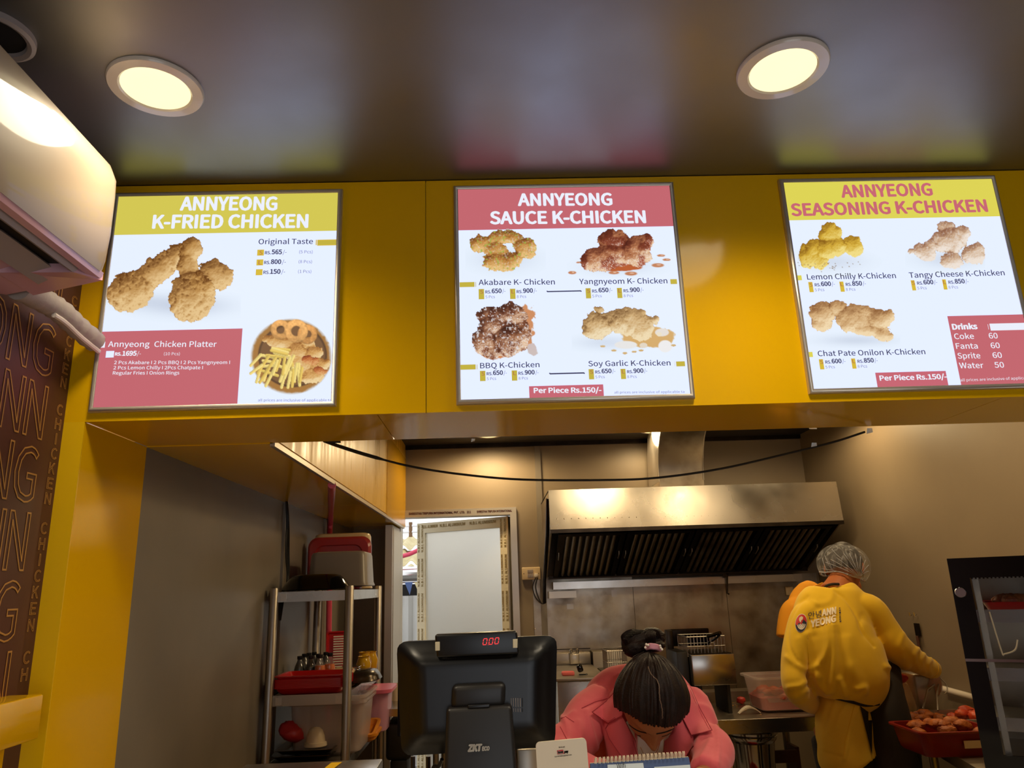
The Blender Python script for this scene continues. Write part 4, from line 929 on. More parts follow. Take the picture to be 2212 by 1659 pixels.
MB().lathe([(.046,0),(.048,.003),(.046,.016),(.040,.018),(.037,.04),(.029,.062),(.016,.073),(.0001,.076)],c,32).build('bowl_body',M['bowl_white'],r)
c=np.array((-.885,3.42,Zl+.045)); m=MB(); m.lathe([(.0001,.0)]+[(.055*math.sin(t)**.8,.09*(t/3.0)) for t in np.linspace(.25,2.9,14)]+[(.0001,.092)],c,26)
V=np.array(m.v)-c; nn=noise3(V,30,3)*.07+noise3(V,75,8)*.05; V=V*(1+nn[:,None]*6*.5)+np.array((0,0,.005)); V[:,0]+=np.where(V[:,2]<.03,.25*V[:,0],0); V[:,0]+=(.06-V[:,2]).clip(0,.1)*.5
m.v=[tuple(v+c) for v in V]; o=m.build('red_bag',M['red_bag'],loc=tuple(c)); prop(o,'crumpled red plastic bag on the dark trays','bag')
# bits between the rack and the screen
zt_=at(850,1535,Y=3.9)[2]
r=root('side_table',(-.42,4.2,0),'narrow steel side table by the back door, right of the rack','table')
MB().box(-.60,-.30,3.95,4.55,zt_-.035,zt_).build('table_top',M['steel'],r)
for x in (-.585,-.315):
    for y in (3.97,4.53): MB().lathe([(.015,0),(.015,zt_-.035)],(x,y,0),12).build('leg',M['steel_soft'],r)
for px,py,lb,mk in ((846,1503,'small steel ladle cup on the side table','chrome'),(856,1490,'cream mug on the side table','bowl_white')):
    p=at(px,py,Y=4.25); x=p[0]; r=root('small_cup',(x,4.25,zt_),lb,'cup'); s=1 if mk=='chrome' else 1.1
    MB().lathe([(.0001,0),(.026*s,0),(.034*s,.05*s),(.036*s,.075*s),(.033*s,.075*s),(.026*s,.006),(.0001,.006)],(x,4.25,zt_),20).build('cup_body',M[mk],r)
    MB().tube(spline([(x-.03,4.25,zt_+.06),(x-.055,4.25,zt_+.055),(x-.055,4.25,zt_+.03),(x-.03,4.25,zt_+.02)],4),.004,6).build('handle',M[mk],r)
r=root('black_bin',(-.42,4.1,.0),'black plastic bin under the side table','bin')
a=at(835,1560,Y=4.0);c=at(880,1640,Y=4.0)
MB().rbox(a[0],c[0]+.02,3.97,4.3,c[2],a[2],.02,3).build('body',M['black_satin'],r)
MB().rbox(a[0]+.02,c[0],3.99,4.28,0,c[2],.01,2).build('stand',M['black_satin'],r)
# ---------------- service counter ----------------
r=root('service_counter',(.9,1.8,0),'service counter with steel edged top in front of the kitchen','counter')
MB().box(XK+.02,2.9,1.50,1.98,.96,1.0).build('worktop',M['steel_soft'],r)
MB().box(XK+.02,2.9,1.55,1.93,0,.96).build('front_panel',M['yellow_panel'],r)
zc=1.10; b0=at(545,1653,Z=zc);b1=at(828,1638,Z=zc)
r=root('steel_cover',((b0[0]+b1[0])/2,1.85,1.0),'low steel box with a yellow tape strip on the counter left of the screen','steel box')
MB().rbox(b0[0]-.02,b1[0],1.72,2.0,1.0,zc,.004,2).build('box_body',M['steel'],r)
MB().box(b1[0]-.085,b1[0]-.06,1.72,2.0,zc,zc+.001).v
t0=at(700,1660,Z=zc+.001);t1=at(722,1659,Z=zc+.001);t2=at(739,1646,Z=zc+.001);t3=at(716,1647,Z=zc+.001)
MB().add([t0,t1,t2,t3],[(0,1,2,3)]).build('tape_strip',M['tape_yellow'],r,smooth=False)
# ---------------- till screen ----------------
def till():
    Y=1.72; r=root('till_screen',tuple((-.04,1.70,1.0)),'black touchscreen till seen from behind, red digits 0.00 on its display','till')
    S=lambda x,y,dy=0: at(x,y,Y=Y+dy)
    # screen body: back shell bulging to the viewer; corners from the photo
    TL,TR,BR,BL=S(857,1386),S(1203,1372),S(1199,1612),S(868,1632)
    def grid(fr,name,mt,par,n=26,mm=18,inv=False):
        V=[];F=[]
        for j in range(mm+1):
            for i in range(n+1):
                u,v=i/n,j/mm; p=(TL*(1-u)+TR*u)*(1-v)+(BL*(1-u)+BR*u)*v; V.append(p+fr(u,v))
        for j in range(mm):
            for i in range(n): a=j*(n+1)+i; F.append((a,a+1,a+n+2,a+n+1))
        return V,F,n,mm
    def rc(u,v):   # round outline corners by pulling the corner points in
        a,b_=abs(u-.5)*2,abs(v-.5)*2; W_,H_=.345,.235; dx=(a-1)*W_/2; dy=(b_-1)*H_/2; R_=.022
        px_=max(0,dx+R_);py_=max(0,dy+R_); d=math.hypot(px_,py_); k=max(0,d-R_)
        return np.array((-math.copysign(px_/d*k if d else 0,u-.5),0,math.copysign(py_/d*k if d else 0,v-.5)))
    def bulge(u,v):
        e=min(u,1-u)*.345; f_=min(v,1-v*1.0)*.235; t=min(e/.055,1)*1.; q=min(f_/.05,1); s=min(t,q); s=s*s*(3-2*s)
        return rc(u,v)+np.array((0,-.006-.034*s,0))
    V,F,n,mm=grid(bulge,0,0,0); nb=len(V); V2,F2,_,_=grid(lambda u,v:rc(u,v)+np.array((0,.012,0)),0,0,0)
    m=MB(); m.add(V+V2,F+[tuple(q+nb for q in f[::-1]) for f in F2])
    ring=[i for i in range(n+1)]+[(j)*(n+1)+n for j in range(1,mm+1)]+[mm*(n+1)+i for i in range(n-1,-1,-1)]+[j*(n+1) for j in range(mm-1,0,-1)]
    m.f+=[(ring[i],ring[(i+1)%len(ring)],ring[(i+1)%len(ring)]+nb,ring[i]+nb) for i in range(len(ring))]
    sh=m.build('screen_shell',M['black_plastic'],r)
    # customer display
    def slab(pts,y0,y1,name,mt,par,bev=.006,seg=3):
        P0=[S(x,y,y1) for x,y in pts]; c=sum(P0)/4; 
        x0,x1=min(p[0] for p in P0),max(p[0] for p in P0)
        a=(P0[1]-P0[0]); b_=(P0[3]-P0[0]); wv=np.linalg.norm(a);hv=np.linalg.norm(b_); ex=a/wv; ez=-b_/hv; ey=np.cross(ez,ex); Rm=np.stack([ex,ey,ez],1)
        q=MB(); q.rbox(-wv/2,wv/2,-abs(y1-y0)/2,abs(y1-y0)/2,-hv/2,hv/2,bev,seg); sh_=np.array((0,abs(y0-y1)/2,0))
        q.v=[tuple(Rm@np.array(v)+c+sh_) for v in q.v]; return q.build(name,mt,par)
    d=slab([(940,1371),(1118,1363),(1119,1413),(944,1421)],-.01,-.05,'customer_display',M['black_plastic'],r,.005)
    MB().add([S(950,1421,-.045),S(1112,1414,-.045),S(1100,1424,-.036),S(958,1428,-.036)],[(0,1,2,3)]).build('display_foot',M['black_gloss'],r)
    for x0,y0 in ((940,1387),(1108,1381)): slab([(x0,y0),(x0+10,y0-.5),(x0+10,y0+18),(x0,y0+19)],-.05,-.0525,'foil_tab',M['alu_tape'],d,.0006,1)
    # seven segment digits 0.00
    sg=MB()
    def segbar(x0,y0,x1,y1,w=1.0):
        a,b_=S(x0,y0,-.052),S(x1,y1,-.052); sg.tube([a,b_],.00085,6)
    for x,y in ((1043,1393),(1056,1392),(1068.5,1391)):
        w_,h_=8,15; sk=1.2
        segbar(x+sk,y-h_,x+w_+sk,y-h_-.6) if False else None
        segbar(x+2,y-13,x+w_+1.5,y-13.6);segbar(x,y,x+w_-.5,y-.6);segbar(x+1.6,y-12,x+.9,y-7.4);segbar(x+.8,y-5.8,x,y-1.2);segbar(x+w_+1.4,y-12.6,x+w_+.6,y-8);segbar(x+w_+.4,y-6.4,x+w_-.3,y-1.8)
    segbar(1054,1393,1054.6,1392.4); sg.build('digits',M['led_red'],d,smooth=False)
    # neck block and stand
    slab([(975,1480),(1092,1474),(1094,1530),(972,1534)],-.03,-.062,'neck_block',M['black_satin'],r,.012)
    slab([(1010,1523),(1058,1520),(1058,1530),(1010,1531)],-.05,-.07,'neck_clip',M['black_plastic'],r,.002)
    q=MB(); yy=Y-.085
    P=[S(964,1530,-.07),S(1106,1523,-.07),S(1119,1665,-.11),S(956,1668,-.11)]
    P2=[p+np.array((0,.045,0)) for p in P]; bl=[np.array((P[3][0]-.004,P[3][1],1.0)),np.array((P[2][0]+.006,P[2][1],1.0))]
    m=bmesh.new(); vs=[m.verts.new(p) for p in (P[0],P[1],bl[1],bl[0],P2[0],P2[1],bl[1]+np.array((0,.10,0)),bl[0]+np.array((0,.10,0)))]
    for f in ((0,1,2,3),(7,6,5,4),(4,5,1,0),(5,6,2,1),(6,7,3,2),(7,4,0,3)): m.faces.new([vs[i] for i in f])
    bmesh.ops.recalc_face_normals(m,faces=m.faces); bmesh.ops.bevel(m,geom=[e for e in m.edges],offset=.009,segments=4,profile=.5,affect='EDGES')
    me=bpy.data.meshes.new('stand'); m.to_mesh(me); m.free(); sharpen(me); st=link('stand',me,M['black_satin'],r)
    tm=MB(); 
    def Q(x,y):   # on the slanted front of the stand
        u=(y-1526)/(1665-1526); return S(x,y,-.07-.04*u-.0016)
    put_text(tm,'ZKT',Q(1010,1623),Q(1040,1621.5),(0,-.15,1),np.linalg.norm(Q(1010,1623)-Q(1010,1609)),.035,slant=.18); put_text(tm,'ECO',Q(1041,1621.5),Q(1057.5,1620.5),(0,-.15,1),np.linalg.norm(Q(1010,1623)-Q(1010,1614.5)),.035,slant=.1)
    tm.build('logo_lettering',M['white_ink'],r,smooth=False)
    for i in range(6):
        for (y0,y1) in ((1508,1527),(1530,1538)): x=1104+i*4.9; MB().tube([S(x,y0,-.041),S(x+.3,y1,-.0405)],.0007,4).build('vent_slot',M['ac_grey'] if i<5 else M['black_satin'],sh)
    MB().box(S(864,1450)[0]-.004,S(864,1450)[0]+.002,Y-.004,Y+.006,S(868,1590)[2],S(860,1450)[2]).build('side_port_strip',M['black_gloss'],sh)
    MB().tube(spline([S(955,1640,-.02),S(948,1655,-.01),S(935,1668,.0),(-.13,1.72,1.005)],5),.004,8).build('power_cable',M['cable_black'],r)
    for px in (892,925): 
        a=S(px,1634,.03); MB().tube([a,(a[0],a[1],1.0)],.005,8).build('support_rod',M['steel_dark'],r)
till()
# grey card/box right of the stand
a=at(1118,1620,Y=1.8);c=at(1158,1662,Y=1.8)
r=root('grey_card_box',(a[0]+.02,1.8,1.0),'plain grey beige panel between till stand and payment card','panel'); MB().rbox(a[0],c[0]+.01,1.80,1.83,1.0,a[2],.003,2).build('panel',M['alu_frame'],r)
# payment card stand
def paycard():
    Y=1.62; S=lambda x,y,l=0: at(x,y,Y=Y-l); r=root('payment_card_stand',tuple((S(1215,1650)[0],Y,1.0)),'cream payment card stand with red and black logo on the counter','card stand')
    P=[S(1157,1604),S(1266,1594),S(1278,1668),S(1163,1668)]; P[2][2]=P[3][2]=1.0
    bm=bmesh.new(); f=[bm.verts.new(p) for p in P]; g=[bm.verts.new(p+np.array((0,.006,0))) for p in P]
    bm.faces.new(f); bm.faces.new(g[::-1]); 
    for i in range(4): bm.faces.new((f[i],g[i],g[(i+1)%4],f[(i+1)%4]))
    bmesh.ops.recalc_face_normals(bm,faces=bm.faces)
    es=[e for e in bm.edges if abs(e.verts[0].co.y-e.verts[1].co.y)>.004 and max(e.verts[0].co.z,e.verts[1].co.z)>1.02]
    bmesh.ops.bevel(bm,geom=es,offset=.008,segments=5,profile=.5,affect='EDGES'); me=bpy.data.meshes.new('card'); bm.to_mesh(me); bm.free(); sharpen(me); link('card',me,M['card_white'],r)
    MB().box(S(1175,1650)[0],S(1262,1650)[0],Y+.006,Y+.06,1.0,1.012).build('foot',M['card_white'],r)
    k=np.linalg.norm(S(1200,1600)-S(1200,1601))
    def T(s,x0,y0,x1,y1,cap,mt,b_=0): m=MB(); put_text(m,s,S(x0,y0,.0012),S(x1,y1,.0012),(0,0,1),cap*k,b_); m.build('lettering',M[mt],r,smooth=False)
    T('We Accept',1207,1616,1220.5,1614.5,3,'ink',.01)
    MB().add([S(1203,1621,.0006),S(1216.5,1619.5,.0006),S(1219,1628,.0006),S(1204,1629.5,.0006)],[(0,1,2,3)]).build('logo_tile',M['red_logo'],r,smooth=False)
    T('fone',1204.5,1628,1217,1626.5,5,'white_ink',.04); T('pay',1219,1626.5,1228,1625.5,5,'ink',.04)
    T('Scan to make payment now',1198,1636,1235,1631.5,2.6,'ink',.01)
paycard()
# desk calendar
def calendar():
    Y=1.70; S=lambda x,y,l=0: at(x,y,Y=Y-l); r=root('desk_calendar',tuple((S(1385,1650)[0],Y+.03,1.0)),'blue desk calendar with white spiral binding and a wifi note','calendar')
    A=S(1275,1650);Bq=S(1488,1636); C2=np.array((Bq[0]+.006,Y-.045,1.0));D2=np.array((A[0]-.004,Y-.045,1.0))
    MB().hexa([A,Bq,C2,D2],[p+np.array((0,.003,0)) for p in (A,Bq,C2,D2)]).build('front_page',M['calendar_blue'],r)
    MB().hexa([A+[0,.006,0],Bq+[0,.006,0],np.array((C2[0],Y+.06,1.0)),np.array((D2[0],Y+.06,1.0))],[p+np.array((0,.009,0)) for p in (A,Bq,np.array((C2[0],Y+.06,1.0)),np.array((D2[0],Y+.06,1.0)))]).build('back_page',M['card_white'],r)
    for i in range(23):
        u=(i+.4)/23; px=1283+u*198; py=1650-u*14
        c=S(px,py-4)+np.array((0,.003,0))
        for dx in (-.0014,.0014):
            pts=[c+np.array((dx+.002*math.sin(t),.007*math.cos(t),.0085*math.sin(t)-.001)) for t in np.linspace(-2.2,3.4,12)]
            MB().tube(pts,.0008,5).build('spiral_loop',M['card_white'],r)
    def onp(x,y,l=.0015):   # point on the sloping front page
        d=cf+cr*(x-CX)/FPX-cu*(y-CY)/FPX; n=np.cross(Bq-A,D2-A); n/=np.linalg.norm(n); t=((A-CAM)@n)/(d@n); p=CAM+d*t; return p+(n if n[1]<0 else -n)*l
    MB().add([onp(1312,1652),onp(1389,1648),onp(1392,1668),onp(1313,1672)],[(0,1,2,3)]).build('note',M['paper'],r,smooth=False)
    MB().add([onp(1413,1657),onp(1490,1652),onp(1492,1668),onp(1414,1672)],[(0,1,2,3)]).build('note',M['paper'],r,smooth=False)
    m=MB(); put_text(m,'Wifi',onp(1332,1660,.003),onp(1351,1658.5,.003),(0,.2,1),.0085,0); m.build('lettering',M['ink'],r,smooth=False)
calendar()
# ---------------- cooking line ----------------
TZ=.838; TY=3.86
def worktable():
    x0,x1=.92,1.66; r=root('steel_worktable',((x0+x1)/2,4.2,0),'long stainless steel worktable in front of the fryers','table')
    MB().rbox(x0,x1,TY,4.50,TZ-.004,TZ,.0015,1).build('table_top',M['steel_dirty'],r)
    MB().box(x0,x1,TY,TY+.012,TZ-.065,TZ-.004).build('front_apron',M['steel'],r)
    MB().box(x0,x1,4.38,4.5,TZ,TZ+.055).build('back_ledge',M['steel_dirty'],r)
    for x in (x0+.04,at(1572,1600,Y=TY+.04)[0],x1-.06):
        for y in (TY+.04,4.44): MB().lathe([(.019,0),(.019,TZ-.06)],(x,y,0),16).build('leg',M['steel_soft'],r)
    MB().box(x0+.03,x1-.03,TY+.02,4.46,.28,.30).build('lower_shelf',M['steel_dark'],r)
worktable()
def floorunit(x0,x1,y0,y1,z,label,cat,name):
    r=root(name,((x0+x1)/2,(y0+y1)/2,0),label,cat); return r
# left griddle / fryer cabinet
FYa=4.42; zf=at(1255,1466,Y=FYa)[2]; x0=at(1203,1470,Y=FYa)[0]; x1=at(1311,1470,Y=FYa)[0]
r=root('fryer_cabinet',((x0+x1)/2,4.8,0),'low steel fryer cabinet with closed lid, left of the cashier','fryer')
MB().rbox(x0,x1,FYa,5.24,0,zf-.012,.006,2).build('cabinet_body',M['steel'],r)
MB().rbox(x0-.005,x1+.004,FYa-.012,5.1,zf-.012,zf+.006,.004,2).build('lid',M['steel_soft'],r)
zb_=at(1250,1410,Y=5.12)[2]; MB().rbox(x0,x1,5.12,5.24,zf,zb_,.004,2).build('back_panel',M['steel_soft'],r)
MB().box(x0,x1,5.115,5.12,zf+.10,zf+.106).build('seam',M['steel_dark'],r)
r2=r; x2=at(1291,1430,Y=5.12)[0]
r=root('fryer_cabinet',(x1+.2,4.8,0),'open steel fryer behind the cashier with a wire basket','fryer')
MB().rbox(x1+.012,x1+.30,FYa,5.10,0,zf-.02,.006,2).build('cabinet_body',M['steel'],r); MB().rbox(x1+.012,x1+.30,5.10,5.24,0,zb_+.004,.004,2).build('back_panel',M['steel_soft'],r)
MB().rbox(x1+.03,x1+.28,FYa+.02,5.05,zf-.02,zf-.012,.003,1).build('oil_well',M['filter_dark'],r)
def wire_basket(c,w,d,h,name,label,par=None,n=9,handle=None,tilt=0):
    r=root(name,tuple(c),label,'basket'); x,y,z=c
    for zz,rr in ((0,.003),(h*.5,.0022),(h,.0035)): MB().tube([(x-w/2,y-d/2,z+zz),(x+w/2,y-d/2,z+zz),(x+w/2,y+d/2,z+zz),(x-w/2,y+d/2,z+zz),(x-w/2,y-d/2,z+zz)],rr,6).build('rim_wire',M['steel_soft'],r)
    for i in range(n+1):
        a=x-w/2+w*i/n; MB().tube([(a,y-d/2,z+h),(a,y-d/2,z),(a,y+d/2,z),(a,y+d/2,z+h)],.0015,5).build('mesh_wire',M['steel_soft'],r)
    for i in range(n):
        a=y-d/2+d*i/n
        MB().tube([(x-w/2,a,z+h),(x-w/2,a,z),(x+w/2,a,z),(x+w/2,a,z+h)],.0015,5).build('mesh_wire',M['steel_soft'],r)
    if handle is not None: MB().tube(spline(handle,4),[.004]*8+[.011]*60 if False else .006,8).build('handle',M['black_satin'],r)
    return r
p=at(1330,1457,Y=4.75); wire_basket((p[0],4.75,zf-.01),.12,.18,.13,'wire_basket','small wire fry basket standing in the open fryer left of the cashier')
# odds on the fryer lid
p=at(1227,1457,Y=4.55); r=root('pink_sponge',(p[0],4.55,zf+.006),'pink sponge on the closed fryer lid','sponge'); MB().rbox(p[0]-.037,p[0]+.037,4.525,4.575,zf+.006,zf+.028,.008,3).build('sponge',M['pink_sponge'],r)
p=at(1254,1458,Y=4.55); r=root('black_scoop',(p[0],4.55,zf+.006),'small black handled scoop on the closed fryer lid','scoop'); MB().rbox(p[0]-.018,p[0]+.016,4.54,4.57,zf+.02,zf+.062,.010,3,Matrix.Rotation(-.3,3,'Y')).build('grip',M['black_gloss'],r); MB().rbox(p[0]-.01,p[0]+.04,4.53,4.56,zf+.006,zf+.012,.002,1).build('blade',M['black_gloss'],r)
p=at(1244,1440,Y=5.08); r=root('metal_catch',(p[0],5.1,zf+.01),'small metal catch with two knobs on the fryer back panel','catch'); MB().rbox(p[0]-.035,p[0]+.025,5.08,5.115,zf+.012,zf+.075,.006,2).build('plate',M['alu_frame'],r)
for dx in (-.025,.015): MB().lathe([(.007,0),(.010,.02),(.010,.028),(.0001,.032)],(p[0]+dx,5.09,zf+.075),12).build('knob',M['chrome'],r)
# table top fryer with lid up and basket
def topfryer():
    x0=at(1494,1430,Y=4.0)[0]; x1=at(1588,1430,Y=4.0)[0]; z0=at(1540,1472,Y=4.0)[2]-.02; z1=at(1540,1413,Y=4.0)[2]
    r=root('table_fryer',((x0+x1)/2,4.15,TZ),'steel table-top fryer with its lid raised, right of the cashier','fryer')
    MB().rbox(x0,x1,4.0,4.30,z0,z1,.006,2).build('tank',M['steel'],r)
    MB().box(x0+.012,x1-.012,4.012,4.29,z1-.001,z1+.003).build('oil_surface',M['filter_dark'],r)
    for x in (x0+.03,x1-.05): MB().rbox(x,x+.02,4.03,4.26,TZ,z0+.005,.003,1).build('foot',M['black_satin'],r)
    xl=at(1455,1420,Y=4.12)[0]
    MB().rbox(xl,x0-.003,4.05,4.3,TZ,z1+.012,.006,2).build('control_box',M['black_satin'],r)
    zt=at(1500,1358,Y=4.28)[2]
    MB().rbox(xl+.0,xl+.035,4.24,4.30,z1,zt,.005,2).build('lid_side',M['steel_dark'],r)
    MB().rbox(xl+.012,x1-.04,4.29,4.31,z1+.02,zt+.0,.006,2,Matrix.Rotation(.12,3,'X')).build('raised_lid',M['filter_dark'],r)
    b_=at(1515,1400,Y=4.16); wire_basket((b_[0],4.16,z1-.012),.20,.20,.095,'fry_basket','wire fry basket resting on the raised-lid fryer',n=11,handle=[at(1530,1388,Y=4.1),at(1545,1380,Y=4.05),at(1556,1370,Y=3.98)])
    o=MB().tube([at(1529,1375,Y=4.04),at(1556,1367,Y=3.96)],.009,10).build('basket_grip',M['black_gloss'],loc=tuple(at(1529,1375,Y=4.04))); prop(o,'black handle grip of the fry basket','handle')
topfryer()
# marinade tub
def martub(c,hx,hy,h,label,lv=.45):
    r=tub('marinade_tub',c,hx,hy,h,'tub_clear',label,'tub',flare=.84,rc=.035)
    MB().rrect([(hx*.80,hy*.80,.03,.012),(hx*.84+.01*lv,hy*.84,.03,h*lv*.9),(hx*.80,hy*.80,.03,h*lv),(hx*.4,hy*.4,.02,h*lv*1.12)],c).build('marinade',M['meat_red'],r)
    rr=random.Random(3)
    for i in range(16):
        x=rr.uniform(-.7,.7)*hx;y=rr.uniform(-.7,.5)*hy; s=rr.uniform(.022,.036); z=h*lv*1.0+rr.uniform(-.01,.02)
        blob(c[0]+x,c[1]+y,c[2]+z,s,s*.8,s*.6,rr.randint(0,99)).build('chicken_piece',M['marinade'],r)
    return r
def blob(x,y,z,rx,ry,rz,seed,n=12,am=.35):
    m=MB(); V=[];F=[]
    for i in range(n+1):
        t=math.pi*i/n
        for k in range(n): q=2*math.pi*k/n; V.append((math.sin(t)*math.cos(q),math.sin(t)*math.sin(q),math.cos(t)))
    V=np.array(V); d=1+am*noise3(V,1.7,seed)+am*.4*noise3(V,4.5,seed+4); V=V*d[:,None]*np.array((rx,ry,rz))+np.array((x,y,z))
    for i in range(n):
        for k in range(n): F.append((i*n+k,(i+1)*n+k,(i+1)*n+(k+1)%n,i*n+(k+1)%n))
    return m.add(V,F)
c=at(1690,1535,Y=4.08); martub(np.array((c[0],4.10,TZ)),.165,.125,.17,'clear plastic tub of red marinated chicken on the worktable','')if False else martub(np.array((c[0]+.01,4.10,TZ)),.165,.125,.17,'clear plastic tub of red marinated chicken on the worktable')
p=at(1618,1534,Y=4.0); r=root('white_scoop',(p[0],4.0,TZ),'white curved plastic scraper lying on the worktable','scraper'); m=MB()
V=[];F=[]
for i in range(15):
    u=i/14; a=math.pi*u; xx=-.055+.11*u
    for y,zz in ((-.012-.012*math.sin(a),.006+.030*math.sin(a)),(.016,.004+.034*math.sin(a)),(.018,.002+.030*math.sin(a)),(-.010-.012*math.sin(a),.002+.026*math.sin(a))): V.append((p[0]+xx,4.0+y,TZ+zz))
for i in range(14):
    for k in range(4): F.append((i*4+k,i*4+(k+1)%4,i*4+4+(k+1)%4,i*4+4+k))
m.add(V,F+[(0,1,2,3),(59,58,57,56)]).build('scraper',M['white_plastic'],r)
o=MB()
rr=random.Random(9)
for i in range(26): o.v and None; o.add(*(lambda q:(q.v,q.f))(blob(at(1585+rr.gauss(0,14),1520+rr.gauss(0,12),Z=TZ+.002)[0],at(1590,1522+rr.gauss(0,12),Z=TZ+.002)[1],TZ+.002,.004,.004,.002,i,6)))
o=o.build('crumbs',M['food_tan'],loc=(p[0],4.0,TZ)); prop(o,'scattered pale crumbs on the worktable','crumbs',kind='stuff')
p=at(1603,1475,Y=4.25); r=root('meat_scrap',(p[0],4.25,TZ),'small red meat scrap beside the marinade tub','meat'); blob(p[0],4.30,TZ+.02,.025,.02,.018,5).build('scrap',M['meat_red'],r)
# under the table: steel mixing bowls
for i,(z,lb) in enumerate(((.0,''),(.012,''))):
    pass
zr=at(1640,1592,Y=4.0)[2]; cx=at(1632,1600,Y=4.05)[0]
r=root('mixing_bowl',(cx,4.1,.30),'deep steel bowl stack under the worktable','bowl')
MB().lathe([(.0001,0),(.08,0),(.09,.02),(.105,zr-.34),(.118,zr-.325),(.125,zr-.31),(.125,zr-.305),(.110,zr-.315),(.08,.03),(.0001,.02)],(cx,4.1,.30),36).build('bowl_body',M['chrome'],r)
MB().lathe([(.118,zr-.305),(.13,zr-.295),(.132,zr-.285),(.112,zr-.29)],(cx,4.1,.30),36).build('second_rim',M['chrome'],r)
p=at(1618,1650,Y=3.95); r=root('red_sack',(p[0],3.95,.30),'red bag under the worktable in front of the bowl','bag'); blob(p[0]+.01,3.93,.44,.10,.05,.14,8,14,.2).build('bag',M['red_bag'],r)
p=at(1672,1600,Y=4.3); r=root('wooden_crate',(p[0],4.3,.3),'brown board crate in the dark under the worktable','crate')
for dz in (0,.1,.2): MB().box(p[0]-.05,p[0]+.10,4.25,4.27,.35+dz,.41+dz).build('slat',M['wood_dark'],r)
for dx in (-.05,.10): MB().box(p[0]+dx,p[0]+dx+.02,4.27,4.40,.30,.62).build('post',M['wood_dark'],r)
# ---------------- right hand prep table ----------------
PT=.86; xe=at(1962,1601,Z=PT)[0]
r=root('prep_table',(2.0,3.2,0),'steel prep table along the right kitchen wall','table')
ya=at(2094,1659,Z=PT)[1]
e0=at(1962,1601,Z=PT);e1=at(2110,1668,Z=PT)
m=MB().hexa([(1.79,3.60,PT-.04),(XR-.02,3.60,PT-.04),(XR-.02,e1[1]-.15,PT-.04),(e1[0],e1[1]-.1,PT-.04)],[(1.79,3.60,PT),(XR-.02,3.60,PT),(XR-.02,e1[1]-.15,PT),(e1[0],e1[1]-.1,PT)])
m.build('table_top',M['steel_dirty'],r)
for x,y in ((1.90,3.5),(2.2,3.5),(2.2,2.7),(e1[0]+.05,2.7)): MB().lathe([(.018,0),(.018,PT-.04)],(x,y,0),14).build('leg',M['steel_soft'],r)
def tray_food(px,py,Y,hx,hy,h,z,label,mt,tagged=False,n=14,pc='fried',seed=1):
    x=at(px,py,Y=Y)[0]; c=np.array((x,Y,z)); r=root('food_tray',tuple(c),label,'tray')
    MB().rrect([(hx*.84,hy*.84,.03,0),(hx*.88,hy*.88,.03,.008),(hx-.004,hy-.004,.03,h-.008),(hx+.006,hy+.006,.03,h-.006),(hx+.006,hy+.006,.03,h),(hx-.008,hy-.008,.03,h),(hx*.85,hy*.85,.03,.01)],c).build('tray_body',M[mt],r)
    rr=random.Random(seed)
    for i in range(n):
        s=rr.uniform(.02,.034); blob(x+rr.uniform(-.75,.75)*hx,Y+rr.uniform(-.7,.7)*hy,z+h*.75+rr.uniform(0,.025),s,s*.8,s*.65,seed*50+i).build('chicken_piece',M[pc],r)
    return r,c
r,c=tray_food(2035,1565,2.95,.145,.12,.085,PT,'red plastic tray of fried chicken with a paper label, nearest the cook','red_lid_tray',n=16,seed=2)
MB().box(c[0]-.0,c[0]+.075,2.95-.122,2.95-.119,PT+.03,PT+.055).build('label_sticker',M['label_paper'],r)
m=MB(); put_text(m,'SPICY MIX',(c[0]+.006,2.95-.1235,PT+.038),(c[0]+.066,2.95-.1235,PT+.038),(0,0,1),.008,.02) if False else None
tray_food(2005,1535,3.24,.10,.10,.06,PT,'steel pan of fried chicken behind the red tray','steel_soft',n=12,pc='fried',seed=4)
tray_food(2085,1530,3.24,.10,.12,.07,PT,'steel pan of glazed red chicken by the wall','steel_soft',n=12,pc='marinade',seed=6)
p=at(1960,1490,Y=3.4); r=root('clear_bag',(p[0],3.45,PT),'knotted clear bag with a red tie behind the cook','bag'); blob(p[0],3.45,PT+.08,.05,.04,.10,12,14,.2).build('bag_body',M['bag_clear'],r); blob(p[0]-.01,3.44,PT+.19,.045,.02,.022,13,12,.3).build('red_tie',M['meat_red'],r)
p=at(1992,1490,Y=3.5); r=root('steel_container',(p[0],3.5,PT),'tall steel container behind the clear bag','container'); MB().rbox(p[0]-.04,p[0]+.05,3.48,3.59,PT,PT+.20,.01,3).build('body',M['steel_dirty'],r)
p=at(1980,1385,X=XR-.01); r=root('wall_utensil',tuple(p),'slotted utensil hanging on two hooks on the right kitchen wall','utensil')
pts=[at(1978,1330,X=XR-.012),at(1984,1392,X=XR-.012)]
q0=at(1974,1346,X=XR-.012);q1=at(1988,1374,X=XR-.012)
MB().box(XR-.014,XR-.006,min(q0[1],q1[1]),max(q0[1],q1[1]),q1[2],q0[2]).build('plate',M['steel_dark'],r); MB().tube([at(1981,1374,X=XR-.012),at(1986,1400,X=XR-.012)],.008,8).build('handle',M['wood_dark'],r)
for px in (1970,1980): a=at(px,1328,X=XR-.012); MB().tube([a,a+[-.012,0,-.006],a+[-.014,0,.012]],.003,6).build('hook',M['chrome'],r)
r=root('white_tube',tuple(at(2060,1500,X=XR-.04)),'white pipe along the foot of the right kitchen wall','pipe'); MB().tube([at(2036,1488,X=XR-.03),at(2090,1503,X=XR-.03),at(2160,1525,X=XR-.03)],.016,10).build('pipe',M['white_plastic'],r)
